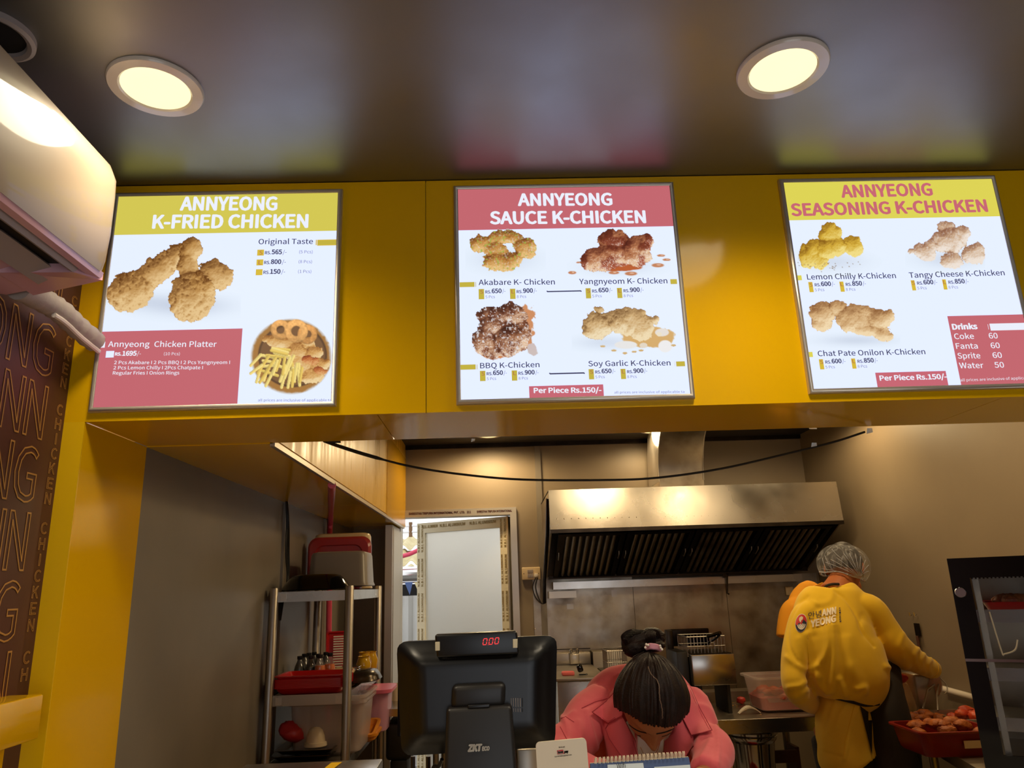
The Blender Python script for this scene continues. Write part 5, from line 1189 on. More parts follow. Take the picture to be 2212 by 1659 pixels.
o=MB().rbox(*sorted((at(1696,1270,Y=YB-.02)[0],at(1712,1270,Y=YB-.02)[0])),YB-.03,YB-.011,at(1700,1286,Y=YB-.02)[2],at(1700,1267,Y=YB-.02)[2],.004,2).build('wall_switch',M['socket'],loc=tuple(at(1704,1276,Y=YB-.02))); prop(o,'small switch on the back wall left of the cooks','switch')
# ---------------- heated display case ----------------
def case():
    # front face leans back slightly and turns a little
    TL=at(2037,1207,Y=2.02); r=root('display_case',(TL[0]+.25,2.1,1.0),'black framed glass display case of fried food at the right edge','display case')
    CA=.56; ex=np.array((math.cos(CA),-math.sin(CA),.0)); ey=np.array((math.sin(CA),math.cos(CA),0)); 
    zt=TL[2]; W_=.62; H_=zt-1.0; D_=.36
    O=np.array((TL[0]+.01,TL[1],1.0))
    def bx(mb,u0,u1,d0,d1,z0,z1,lean=0):
        f=lambda u,d,z:O+ex*u+ey*d+np.array((0,0,z))
        return mb.hexa([f(u0,d0,z0),f(u1,d0,z0),f(u1,d1,z0),f(u0,d1,z0)],[f(u0,d0,z1),f(u1,d0,z1),f(u1,d1,z1),f(u0,d1,z1)])
    fw=.045
    fr=MB(); bx(fr,0,fw,0,.012,.0,H_);bx(fr,W_-fw,W_,0,.012,0,H_);bx(fr,fw,W_-fw,0,.012,H_-.052,H_);bx(fr,fw,W_-fw,0,.012,0,.05)
    dr_=fr.build('glass_door_frame',M['black_gloss'],r,smooth=False)
    bx(MB(),fw,W_-fw,.002,.008,.05,H_-.052).build('glass_pane',M['glass_tint'],dr_,smooth=False)
    n=MB(); dots=MB()
    for i in range(60):
        u=fw+.003+i*(W_-2*fw)/60
        for (uu,zz) in ((u,H_-.055),):
            bx(dots,uu,uu+.004,-.001,.0,zz,zz+.006)
    dts=dots.build('dotted_border',M['black_gloss'],dr_,smooth=False); dts['kind']='stuff'
    MB().hexa([O+ex*0+ey*.012,O+ex*W_+ey*.012,O+ex*W_+ey*D_,O+ey*D_],[O+ex*0+ey*.012+[0,0,.03],O+ex*W_+ey*.012+[0,0,.03],O+ex*W_+ey*D_+[0,0,.03],O+ey*D_+[0,0,.03]]).build('base',M['steel'],r,smooth=False)
    bx(MB(),0,W_,.012,D_,H_-.02,H_).build('roof',M['black_satin'],r,smooth=False)
    for u in (.003,W_-.012): bx(MB(),u,u+.006,.014,D_,.03,H_-.02).build('side_glass',M['glass_tint'],r,smooth=False)
    for u,d in ((.05,.03),(.05,D_-.02),(W_-.02,.03),(W_-.02,D_-.02)): bx(MB(),u,u+.014,d,d+.012,.03,H_-.02).build('slotted_post',M['steel_soft'],r,smooth=False)
    bx(MB(),.012,W_-.01,D_-.006,D_,.03,H_-.02).build('back_panel',M['steel_dirty'],r,smooth=False)
    kp=O+ex*.018+np.array((0,-.0,H_-.088))
    MB().lathe([(.0001,.034),(.012,.034),(.0135,.032),(.0135,.014),(.009,.012),(.009,0)],kp,24,R=R3('Z',-math.degrees(CA))@R3('X',90)).build('door_knob',M['chrome'],dr_)
    for k,(z,) in enumerate(((H_-.155,),(H_-.30,),(H_-.42,))):
        sh=bx(MB(),.045,W_-.03,.04,D_-.03,z,z+.006).build('shelf',M['steel_soft'],r,smooth=False)
        bx(MB(),.045,W_-.03,.034,.04,z-.012,z+.02).build('shelf_lip',M['steel'],sh,smooth=False)
    def wp(u,d,z): return O+ex*u+ey*d+np.array((0,0,z))
    # food inside: things of their own
    p=wp(.15,.14,H_-.149); rr_=root('red_basket',tuple(p),'red basket of fried food on the top shelf of the display case','basket'); MB().rrect([(.07,.06,.015,0),(.085,.075,.015,.03),(.088,.078,.015,.032),(.08,.07,.015,.03),(.065,.055,.015,.004)],p,R3('Z',-32)).build('basket_body',M['red_plastic'],rr_)
    for i in range(9): blob(p[0]+random.uniform(-.055,.055),p[1]+random.uniform(-.045,.045),p[2]+.035,.022,.018,.016,200+i).build('fried_piece',M['fried'],rr_)
    for j,(u,lb) in enumerate(((.29,'brown paper food bag on the top shelf of the display case'),(.42,'second brown paper bag deeper right in the display case'))):
        p=wp(u,.15,H_-.149); q=blob(p[0],p[1],p[2]+.035,.06,.05,.04,33+j,12,.18); rr_=root('paper_bag',tuple(p),lb,'bag'); q.build('bag_body',M['brown_paper'],rr_)
    p=wp(.28,.15,H_-.294); rr_=root('wire_tray',tuple(p),'bright wire tray of fried food on the middle shelf of the display case','tray'); MB().rrect([(.09,.07,.01,0),(.10,.08,.01,.028),(.103,.083,.01,.03),(.097,.077,.01,.028),(.087,.067,.01,.004)],p,R3('Z',-32)).build('tray_body',M['chrome'],rr_)
    for i in range(9): blob(p[0]+random.uniform(-.06,.06),p[1]+random.uniform(-.045,.045),p[2]+.03,.022,.018,.016,240+i).build('fried_piece',M['food_tan'],rr_)
    p=wp(.16,.14,H_-.414); rr_=root('steel_bowl',tuple(p),'small steel bowl on the lowest shelf of the display case','bowl'); MB().lathe([(.0001,0),(.03,0),(.05,.03),(.053,.032),(.048,.03),(.03,.005),(.0001,.005)],p,24).build('bowl_body',M['chrome'],rr_)
    # sliding steel shutter low right, with bright edge
    bx(MB(),.30,.31,-.012,-.002,0,H_-.26).build('shutter_edge',M['steel'],r,smooth=False); bx(MB(),0,.30,-.004,-.001,H_-.262,H_-.255).build('shutter_top',M['chrome'],r,smooth=False)
    wire=MB().tube(spline([wp(.075,.03,H_-.14),wp(.085,.03,H_-.24),wp(.09,.03,H_-.245),wp(.115,.03,H_-.235),wp(.125,.03,H_-.21)],4),.002,6).build('hanging_wire',M['bowl_white'],r)
case()
# ---------------- people ----------------
def pxy(P):
    D_=P-CAM; z=D_@cf; return CX+FPX*(D_@cr)/z, CY-FPX*(D_@cu)/z
def L5(rows):
    """rows of (px,py,depth Y, half width in px, half depth in m) -> loft rows in metres"""
    return [tuple(at(x,y,Y=Y))+(w_*pxm(Y,x,y),d) for x,y,Y,w_,d in rows]
def fold(me,lines,noise=0,ns_=9,seed=1,stretch=(1,1,1),fk=.8):
    lines=[(p_,w_*1.25,a_*fk) for p_,w_,a_ in lines]
    V=verts(me);N_=normals(me); px,py=pxy(V); front=((CAM-V)*N_).sum(1)>0; d=np.zeros(len(V))
    for pts,w_,amp in lines:
        pts=np.array(spline([(x,y,0) for x,y in pts],6))[:,:2]; best=np.full(len(V),1e9)
        for a,b_ in zip(pts[:-1],pts[1:]):
            ab=b_-a; t=np.clip(((px-a[0])*ab[0]+(py-a[1])*ab[1])/(ab@ab+1e-9),0,1)
            best=np.minimum(best,np.hypot(px-a[0]-t*ab[0],py-a[1]-t*ab[1]))
        d+=amp*np.exp(-(best/w_)**2)*front
    if noise: d+=noise*noise3(V*np.array(stretch),ns_,seed)
    setverts(me,V+N_*d[:,None])
def ray_on(bv,x,y,off=.002,maxd=8):
    d=cf+cr*(x-CX)/FPX-cu*(y-CY)/FPX; d=d/np.linalg.norm(d); h=bv.ray_cast(Vector(CAM),Vector(d),maxd)
    return (np.array(h[0])-d*off) if h[0] is not None else None
def patch(bv,poly,off,m,name,parent,thick=.0015,step=7,tris=None,label=None):
    """cut a printed or sewn shape to the surface behind it and give it thickness"""
    bm=bmesh.new()
    if tris is None:
        vs=[bm.verts.new((x,y,0)) for x,y in poly]; bm.faces.new(vs)
    else:
        vs=[bm.verts.new((x,y,0)) for x,y in poly]
        for f in tris:
            try: bm.faces.new([vs[i] for i in f])
            except ValueError: pass
    xs=[p[0] for p in poly];ys=[p[1] for p in poly]
    for ax,lo,hi in ((0,min(xs),max(xs)),(1,min(ys),max(ys))):
        q=lo+step
        while q<hi:
            co=(q,0,0) if ax==0 else (0,q,0); no=(1,0,0) if ax==0 else (0,1,0)
            bmesh.ops.bisect_plane(bm,geom=bm.verts[:]+bm.edges[:]+bm.faces[:],plane_co=co,plane_no=no); q+=step
    bad=[]; last=None
    for v in bm.verts:
        p=ray_on(bv,v.co.x,v.co.y,off)
        if p is None: bad.append(v)
        else: v.co=p
    if bad: bmesh.ops.delete(bm,geom=bad,context='VERTS')
    if thick and len(bm.faces):
        g=bmesh.ops.extrude_face_region(bm,geom=bm.faces[:]); 
        for v in [e for e in g['geom'] if isinstance(e,bmesh.types.BMVert)]:
            d=Vector(v.co)-Vector(CAM); v.co-=d.normalized()*thick
    bmesh.ops.recalc_face_normals(bm,faces=bm.faces); me=bpy.data.meshes.new(name); bm.to_mesh(me); bm.free(); sharpen(me,50)
    o=link(name,me,M[m],parent)
    if label:o['label']=label
    return o
def line_on(bv,pts,r,m,name,parent,off=.001,n=6,wob=0):
    P=[]
    for x,y,_ in spline([(a,b_,0) for a,b_ in pts],6):
        if wob: x+=random.uniform(-wob,wob)
        p=ray_on(bv,x,y,off)
        if p is not None: P.append(p)
    if len(P)>1: return MB().tube(P,r,n).build(name,M[m],parent)
def text_on(bv,s,x0,y0,x1,y1,cap,m,parent,bold=0,off=.002,up=(0,-1),name='lettering'):
    v,f=textmesh(s,bold); a=v[:,0].min();b_=v[:,0].max(); L=math.hypot(x1-x0,y1-y0); ex=np.array((x1-x0,y1-y0))/L
    X=(v[:,0]-a)/(b_-a)*L; Yc=v[:,1]/caph()*cap; P=np.array((x0,y0))+np.outer(X,ex)+np.outer(Yc,np.array(up))
    return patch(bv,[tuple(p) for p in P],off,m,name,parent,thick=0,step=6,tris=f)
def head(mb,c,f,u,s=1.0,female=False):
    """head surface with brow, sockets, nose, lips, chin and ears; face towards f, crown towards u"""
    f=np.array(f,float);f/=np.linalg.norm(f); u=np.array(u,float);u-=f*(u@f);u/=np.linalg.norm(u); sd=np.cross(f,u); c=np.array(c,float)
    nu,nv=72,54; V=[];F=[]
    T,Pp=np.meshgrid(np.linspace(.001,math.pi-.001,nv+1),np.linspace(0,2*math.pi,nu,endpoint=False),indexing='ij')
    d=np.stack([np.sin(T)*np.cos(Pp),np.sin(T)*np.sin(Pp),np.cos(T)],-1).reshape(-1,3)
    x=d[:,0]*.074;y=d[:,1]*.094;z=d[:,2]*.115
    jl=np.clip((-.01-z)/.105,0,1); x*=1-.42*jl**1.3; y=np.where(y>0,y*(1-.10*jl)+.012*jl,y*(1-.42*jl)); y+=np.where(d[:,2]<0,.010*jl,0)
    fr=np.clip(d[:,1],0,1)**.5
    g=lambda cx,cz,wx,wz: np.exp(-((x-cx)/wx)**2-((z-cz)/wz)**2)
    b_=.024*g(0,-.028,.0135,.015)+.014*g(0,-.006,.008,.022)+.006*g(.013,-.034,.007,.007)+.006*g(-.013,-.034,.007,.007)
    b_+=-.010*(g(.032,.006,.016,.012)+g(-.032,.006,.016,.012))+.006*(g(.032,.004,.011,.007)+g(-.032,.004,.011,.007))
    b_+=.005*(g(.03,.026,.02,.007)+g(-.03,.026,.02,.007))+.006*g(0,-.056,.022,.005)+.006*g(0,-.068,.019,.006)-.004*g(0,-.062,.024,.0025)+.008*g(0,-.095,.02,.014)
    b_+=.004*(g(.042,-.025,.016,.016)+g(-.042,-.025,.016,.016)); y=y+b_*fr
    P=c+s*(np.outer(x,sd)+np.outer(y,f)+np.outer(z,u)); n=nu
    for i in range(nv):
        for k in range(n): F.append((i*n+k,(i+1)*n+k,(i+1)*n+(k+1)%n,i*n+(k+1)%n))
    F.append(tuple(range(n))[::-1]); F.append(tuple(range(nv*n,nv*n+n)))
    mb.add(P,F)
    for sg in (-1,1):   # ears
        V=[];n=12
        for i in range(9):
            t=math.pi*i/8
            for k in range(n): q=2*math.pi*k/n; V.append((math.sin(t)*math.cos(q)*.010,math.sin(t)*math.sin(q)*.018,math.cos(t)*.031))
        V=np.array(V)+np.array((sg*.077,-.008,-.008)); F=[(i*n+k,(i+1)*n+k,(i+1)*n+(k+1)%n,i*n+(k+1)%n) for i in range(8) for k in range(n)]
        mb.add(c+s*(np.outer(V[:,0],sd)+np.outer(V[:,1],f)+np.outer(V[:,2],u)),F)
    return c,f,u,sd
def hand(mb,w_,d,side,pal,s=1.0,curl=.6,thumb=1,grow=0.):
    """w_: wrist, d: pointing direction, side: across the knuckles, pal: palm normal"""
    w_=np.array(w_,float); d=np.array(d,float)/np.linalg.norm(d); side=np.array(side,float); side-=d*(side@d); side/=np.linalg.norm(side); pal=np.array(pal,float); pal-=d*(pal@d)+side*(pal@side); pal/=np.linalg.norm(pal)
    r=lambda a:a*s+grow
    loft(mb,[tuple(w_-d*.03*s)+(r(.026),r(.019)),tuple(w_)+(r(.027),r(.018)),tuple(w_+d*.04*s)+(r(.036),r(.016)),tuple(w_+d*.08*s)+(r(.041),r(.014)),tuple(w_+d*.095*s)+(r(.036),r(.010))],side,16,4)
    for k,(o_,L) in enumerate(((-.030,.068),(-.010,.078),(.010,.073),(.029,.058))):
        b_=w_+(d*.088+side*o_)*s; a=0; p=b_-d*.02*s; pts=[tuple(p)+(r(.009),r(.009)),tuple(b_)+(r(.0095),r(.0095))]; q=b_
        for j,l in enumerate((.42,.33,.25)):
            a+=curl*(.55+.15*j); dd=d*math.cos(a)+pal*math.sin(a); q=q+dd*L*l*s; rr=(.0085,.0078,.0068)[j]; pts.append(tuple(q)+(r(rr),r(rr)))
        loft(mb,pts,side,10,3)
    b_=w_+(d*.025-side*.026*thumb)*s; t1=b_+(d*.035-side*.028*thumb+pal*.012)*s; t2=t1+(d*.030-side*.006*thumb+pal*.018)*s; t3=t2+(d*.020+side*.006*thumb+pal*.012)*s
    loft(mb,[tuple(b_)+(r(.013),r(.013)),tuple(t1)+(r(.011),r(.011)),tuple(t2)+(r(.0095),r(.0095)),tuple(t3)+(r(.007),r(.007))],side,10,3)

def cook():
    r=root('person',(1.58,3.33,0),'cook seen from behind in yellow printed sweatshirt, hairnet and black apron at the right','person')
    # body
    b=MB(); hc=at(1824,1226,Y=3.43); fd=(.50,.74,-.45)
    c,f,u,sd=head(b,hc,fd,(.22,.30,.93),1.0)
    nb=at(1806,1285,Y=3.36)
    loft(b,[tuple(nb)+(.075,.06),tuple(nb*.5+hc*.5+np.array((-.01,-.01,-.015)))+(.056,.056),tuple(hc+np.array((0,-.0,-.02)))+(.05,.05)],(1,0,0),18,4)
    loft(b,L5([(1806,1282,3.35,32,.045),(1803,1312,3.34,56,.07),(1803,1380,3.31,68,.09),(1820,1440,3.31,62,.09),(1838,1500,3.33,58,.09),(1845,1560,3.35,66,.10)])+[tuple(at(1845,1560,Y=3.35)+np.array((0,0,-.08)))+(.15,.10)],(1,0,0),22,4)
    wr=at(2014,1446,Y=3.49)
    loft(b,L5([(1868,1312,3.32,20,.045),(1905,1358,3.32,20,.042),(1935,1398,3.31,19,.04),(1970,1424,3.38,17,.034),(2014,1446,3.49,13,.025)]),(0,0,1),16,4)
    loft(b,L5([(1750,1332,3.32,15,.040),(1722,1390,3.28,15,.038),(1715,1450,3.24,16,.038),(1722,1492,3.22,17,.036),(1752,1515,3.36,15,.03),(1790,1528,3.56,12,.024)]),(1,0,0),16,4)
    hand(b,wr,(.25,.25,-.93),(.75,.55,.3),(-.4,.75,-.1),1.0,.55,1)
    hand(b,at(1792,1529,Y=3.58),(.35,.9,-.1),(.9,-.35,0),(0,0,-1),1.0,.5,-1)
    hip=at(1845,1560,Y=3.35)
    for sx in (-1,1):
        x=hip[0]+sx*.085
        loft(b,[(x,3.35,hip[2]-.02,.085,.10),(x,3.35,.62,.075,.08),(x+sx*.01,3.36,.44,.055,.06),(x+sx*.01,3.37,.25,.05,.055),(x+sx*.01,3.37,.09,.036,.04),(x+sx*.01,3.36,.05,.036,.045)],(1,0,0),16,4)
        loft(b,[(x+sx*.01,3.31,.04,.034,.036),(x+sx*.012,3.40,.042,.042,.034),(x+sx*.014,3.50,.03,.045,.022),(x+sx*.014,3.555,.024,.03,.016)],(1,0,0),14,4)
    me=fuse(b,.0065,3,.5); linkbody('body',me,M['skin_m'],r,label='brown skin')
    # trousers and shoes
    t=MB()
    loft(t,[tuple(hip+np.array((0,0,.04)))+(.155,.11),tuple(hip+np.array((0,0,-.10)))+(.17,.12),tuple(hip+np.array((0,0,-.17)))+(.16,.11)],(1,0,0),24,4)
    for sx in (-1,1):
        x=hip[0]+sx*.085; loft(t,[(x,3.35,hip[2]-.06,.10,.115),(x,3.35,.62,.09,.095),(x+sx*.01,3.36,.44,.072,.078),(x+sx*.01,3.37,.2,.068,.072),(x+sx*.01,3.37,.085,.066,.072)],(1,0,0),18,4)
    me=fuse(t,.01,4); fold(me,[],.004,9,4,(1,1,.4)); linkbody('trousers',me,M['trousers'],r)
    for sx in (-1,1):
        x=hip[0]+sx*.095; s_=MB(); loft(s_,[(x,3.27,.045,.03,.03),(x,3.31,.05,.046,.048),(x,3.40,.045,.052,.044),(x,3.50,.032,.054,.031),(x,3.575,.026,.036,.022)],(1,0,0),16,4); s_.build('shoe',M['black_satin'],r)
    # sweatshirt
    w_=MB()
    loft(w_,L5([(1808,1264,3.355,26,.05),(1811,1273,3.355,44,.068),(1812,1287,3.35,62,.085),(1807,1310,3.34,76,.10),(1799,1345,3.32,84,.12),(1803,1390,3.29,90,.128),(1820,1430,3.28,94,.135),(1836,1462,3.28,86,.135),(1843,1484,3.29,72,.125),(1840,1498,3.30,54,.11),(1838,1505,3.31,40,.09)]),(1,0,0),36,5)
    loft(w_,L5([(1845,1306,3.33,26,.07),(1876,1318,3.32,34,.07),(1905,1358,3.32,34,.068),(1932,1394,3.31,33,.064),(1962,1418,3.36,28,.055),(1992,1436,3.44,22,.044),(2010,1444,3.48,20,.038)]),(0.5,0,.86),24,5)
    loft(w_,L5([(1757,1313,3.31,24,.07),(1735,1336,3.30,27,.066),(1719,1387,3.27,25,.062),(1713,1445,3.24,25,.058),(1718,1488,3.22,24,.055),(1744,1512,3.33,23,.05),(1770,1524,3.46,18,.04),(1784,1528,3.53,15,.033)]),(1,0,0),24,5)
    me=fuse(w_,.0062,5,.6)
    fold(me,[([(1743,1372),(1746,1410),(1752,1440),(1768,1462)],7,.016),([(1786,1352),(1787,1395),(1776,1425),(1754,1444)],6,.014),([(1798,1352),(1802,1400),(1801,1450),(1795,1492)],7,.014),
      ([(1768,1440),(1770,1475),(1785,1494)],5,.013),([(1813,1468),(1821,1492),(1826,1502)],5,.014),([(1850,1488),(1866,1484),(1868,1494)],5,.012),([(1815,1372),(1820,1430),(1825,1470)],12,-.007),
      ([(1757,1376),(1762,1420),(1764,1440)],8,-.008),([(1803,1277),(1828,1296),(1850,1330),(1866,1368),(1888,1396)],2.6,-.006),([(1744,1288),(1724,1308),(1704,1350),(1705,1395),(1724,1430)],2.6,-.005),
      ([(1766,1303),(1788,1302),(1800,1278)],7,.006),([(1745,1296),(1770,1312),(1790,1308)],6,-.005),
      ([(1862,1330),(1858,1352),(1866,1370)],5,-.004),([(1775,1300),(1782,1330),(1778,1350)],9,-.004),([(1830,1380),(1836,1430),(1840,1480)],10,.006),([(1725,1380),(1735,1420),(1752,1460)],5,.006),([(1915,1440),(1940,1445),(1960,1440)],5,.010),
      ([(1950,1372),(1944,1395),(1950,1420)],5,.006),([(1985,1398),(1975,1420),(1985,1445)],4,.007),([(1999,1408),(1990,1430),(1997,1452)],4,.006),([(2012,1420),(2005,1440),(2010,1456)],4,.007),
      ([(1700,1420),(1722,1438),(1738,1446)],5,.007),([(1705,1485),(1730,1480),(1752,1462)],5,.008),([(1720,1505),(1745,1490),(1760,1474)],5,.007),([(1840,1440),(1855,1470),(1862,1500)],10,.006)],.0035,7,3)
    sw=linkbody('sweatshirt',me,M['yellow_shirt'],r,label='yellow sweatshirt'); bv=bvh(me,r.location)
    w2=MB(); loft(w2,[tuple(at(2008,1443,Y=3.475))+(.045,.04),tuple(at(2016,1447,Y=3.495))+(.040,.036)],(0.5,0,.86),20,2); w2.build('cuff',M['yellow_shirt'],sw)
    # print on the back
    def disc(cx,cy,rx,ry,rot,a0=0,a1=2*math.pi,n=30,k=1.):
        c_,s_=math.cos(math.radians(rot)),math.sin(math.radians(rot)); return [(cx+c_*rx*k*math.cos(a)-s_*ry*k*math.sin(a),cy+s_*rx*k*math.cos(a)+c_*ry*k*math.sin(a)) for a in np.linspace(a0,a1,n,endpoint=a1-a0<6.2)]
    E_=(1730.5,1346,12,19,8)
    patch(bv,disc(*E_,k=1.07),.0016,'white_tee','emblem_edge',sw,0); 
    patch(bv,disc(*E_),.0022,'red_logo','emblem_red',sw,0)
    lo=disc(*E_,a0=-.15,a1=math.pi-.1,n=20)+[(1721,1352),(1726,1345),(1731,1349),(1736,1338)]
    patch(bv,lo,.0028,'navy_logo','emblem_navy',sw,0)
    for k in (0,1,2):
        P=[]; 
        for t in np.linspace(0,1,12): a=.2+2.6*t; P.append((1731+(9.5-3*k)*math.cos(a),1346+(14-3.6*k)*math.sin(a)))
        for t in np.linspace(1,0,12): a=.2+2.6*t; P.append((1731+(7.9-3*k)*math.cos(a),1345+(11.6-3.6*k)*math.sin(a)))
        patch(bv,P,.0034,'white_tee','emblem_stroke',sw,0)
    patch(bv,[(1727,1334),(1731,1331),(1735,1333),(1734,1338),(1731,1340),(1730,1345),(1727,1342),(1726,1338)],.0034,'card_white','emblem_head',sw,0)
    global FONT; 
    text_on(bv,'안녕',1746,1337,1774,1332,13,'navy_logo',sw,.0,.0026,name='korean_lettering')
    text_on(bv,'ANN',1775,1331,1806.5,1325,14,'card_white',sw,.022,.0046); text_on(bv,'YEONG',1751,1355,1806,1342,14,'card_white',sw,.022,.0044)
    for i,ch in enumerate('CHICKEN'): text_on(bv,ch,1812.2+i*.25,1315.5+i*4.75,1815.8+i*.25,1315.0+i*4.75,3.2,'navy_logo',sw,.02,.0024)
    # yellow shirt tail and apron
    t=MB(); loft(t,L5([(1824,1494,3.31,36,.09),(1819,1515,3.31,45,.112),(1822,1550,3.31,55,.125),(1824,1600,3.31,56,.128),(1830,1636,3.31,60,.13),(1834,1644,3.31,58,.125)]),(1,0,0),32,5)
    me=fuse(t,.006,4); fold(me,[([(1790,1515),(1776,1560),(1780,1620)],6,.006),([(1806,1512),(1796,1545),(1790,1580)],4,.006),([(1830,1520),(1815,1545),(1808,1570)],4,.006),([(1858,1515),(1838,1570),(1824,1640)],3,.006),([(1776,1622),(1800,1630),(1822,1636)],2,-.003)],.003,8,6)
    linkbody('shirt_tail',me,M['yellow_tail'],r,label='paler yellow shirt tail below the sweatshirt'); tb_=bvh(me,r.location)
    t=MB(); loft(t,L5([(1922,1426,3.42,10,.04),(1918,1450,3.40,24,.08),(1903,1480,3.37,44,.11),(1898,1510,3.34,48,.14),(1904,1560,3.32,54,.155),(1912,1620,3.32,55,.16),(1917,1680,3.32,58,.16)])+[tuple(at(1918,1680,Y=3.35)+np.array((0,0,-.12)))+(.13,.16)],(1,0,0),32,5)
    me=fuse(t,.0075,4); fold(me,[([(1900,1520),(1925,1560),(1935,1640)],10,.006)],.004,6,9); linkbody('apron',me,M['apron'],r,label='black apron')
    patch(tb_,[(1852,1500),(1920,1500),(1920,1662),(1890,1655),(1870,1575)],.006,'apron','apron_flap',r,.004,8)
    line_on(tb_,[(1846,1520),(1836,1560),(1826,1600),(1823,1640)],.0014,'yellow_shirt','side_seam',r,.0008,5)
    MB().tube(spline([at(1798,1506,Y=3.22),at(1822,1511,Y=3.195),at(1845,1517,Y=3.19),at(1870,1523,Y=3.19),at(1898,1520,Y=3.20)],5),.0075,8).build('apron_strap',M['apron'],r)
    MB().tube(spline([at(1779,1274,Y=3.34),at(1785,1266,Y=3.315),at(1798,1262,Y=3.305),at(1812,1262,Y=3.31)],5),.006,8).build('neck_strap',M['apron'],r)
    # hairnet: translucent puffed cap gathered to two knots
    h=MB(); k=pxm(3.42,1822,1220); c0=at(1822,1222,Y=3.43); n=64; rows=26; V=[];F=[]
    rim=lambda q:-.048-.012*math.cos(q)+.004*math.sin(2*q)
    for i in range(rows+1):
        t=i/rows
        for j in range(n):
            q=2*math.pi*j/n; zr=rim(q); el=math.pi/2*(1-t)+math.asin(max(-.99,zr/.098))*t
            pl=.0035*math.sin(17*q+3*math.sin(3*q))*t+.002*math.sin(29*q)*t
            rr=1-.05*t*t; V.append((math.cos(el)*math.cos(q)*(.116+pl)*rr,math.cos(el)*math.sin(q)*(.122+pl)*rr,math.sin(el)*.098+.004*math.sin(5*q)*math.cos(el)))
    V=np.array(V); V=V@np.array(R3('Y',6)).T+c0
    for i in range(rows):
        for j in range(n): F.append((i*n+j,(i+1)*n+j,(i+1)*n+(j+1)%n,i*n+(j+1)%n))
    h.add(V,F); net=h.build('hairnet',M['hairnet'],r,label='white hairnet'); hb=bvh(net.data,r.location)
    V2=V[rows*n:]; MB().tube(list(V2)+[V2[0]],.0028,6).build('elastic_band',M['net_thread'],net)
    kx,ky=1857,1246
    for a,L_ in ((-178,62),(-165,86),(-152,84),(-143,78),(-134,72),(-122,66),(-112,60),(-100,54),(-88,48),(-72,42),(-55,34),(-35,24)):
        a=math.radians(a); pts=[(kx+math.cos(a)*L_*t,ky+math.sin(a)*L_*t*(.92 if L_<70 else .8)-(t*(1-t))*6) for t in (.02,.25,.5,.75,1)]
        line_on(hb,pts,.0011,'net_thread','pleat',net,.0005,5)
    for (a,b_,c_,d_) in ((1776,1205,1790,1238),(1782,1200,1800,1236),(1790,1212,1806,1240),(1797,1186,1822,1210),(1778,1222,1786,1248),(1772,1222,1779,1250)): line_on(hb,[(a,b_),((a+c_)/2-2,(b_+d_)/2),(c_,d_)],.0009,'net_thread','pleat',net,.0005,5)
    # short dark hair below the net
    q=MB(); hd=MB(); V=[];F=[];n=40
    for i in range(15):
        t=math.pi*.62*i/14
        for j in range(n): a=2*math.pi*j/n; V.append((math.sin(t)*math.cos(a)*.082,math.sin(t)*math.sin(a)*.101,math.cos(t)*.121))
    V=np.array(V); keep=lambda p:(p[1]*.9-p[2]*.6)<.045
    F=[(i*n+j,(i+1)*n+j,(i+1)*n+(j+1)%n,i*n+(j+1)%n) for i in range(14) for j in range(n)]; F=[f_ for f_ in F if all(keep(V[x]) for x in f_)]
    W=hc+np.outer(V[:,0],sd)+np.outer(V[:,1],f)+np.outer(V[:,2],u); hd.add(W,F); hd.build('hair',M['hair'],r)
    # plastic glove
    g=MB(); hand(g,wr,(.25,.25,-.93),(.75,.55,.3),(-.4,.75,-.1),1.0,.55,1,grow=.0035); me=fuse(g,.004,3,.5); fold(me,[],.002,34,2); linkbody('plastic_glove',me,M['glove'],r)
    tg=root('tongs',tuple(at(2010,1500,Y=3.42)),'steel tongs held over the chicken pan by the cook','tongs')
    a=wr+np.array((.02,.02,-.06))
    MB().tube([a,at(2003,1490,Y=3.40),at(1994,1530,Y=3.34)],.004,6).build('arm',M['steel_soft'],tg); MB().tube([a+[.01,0,0],at(2024,1500,Y=3.36),at(2026,1535,Y=3.30)],.004,6).build('arm',M['steel_soft'],tg)
    MB().tube(spline([a+[.02,0,.02],at(2044,1478,Y=3.44),at(2046,1492,Y=3.42),at(2040,1499,Y=3.42)],4),.0025,6).build('wire_loop',M['steel_soft'],tg)
M['net_thread']=mat('net_thread',(190,192,204),.5,alpha=.75)
cook()
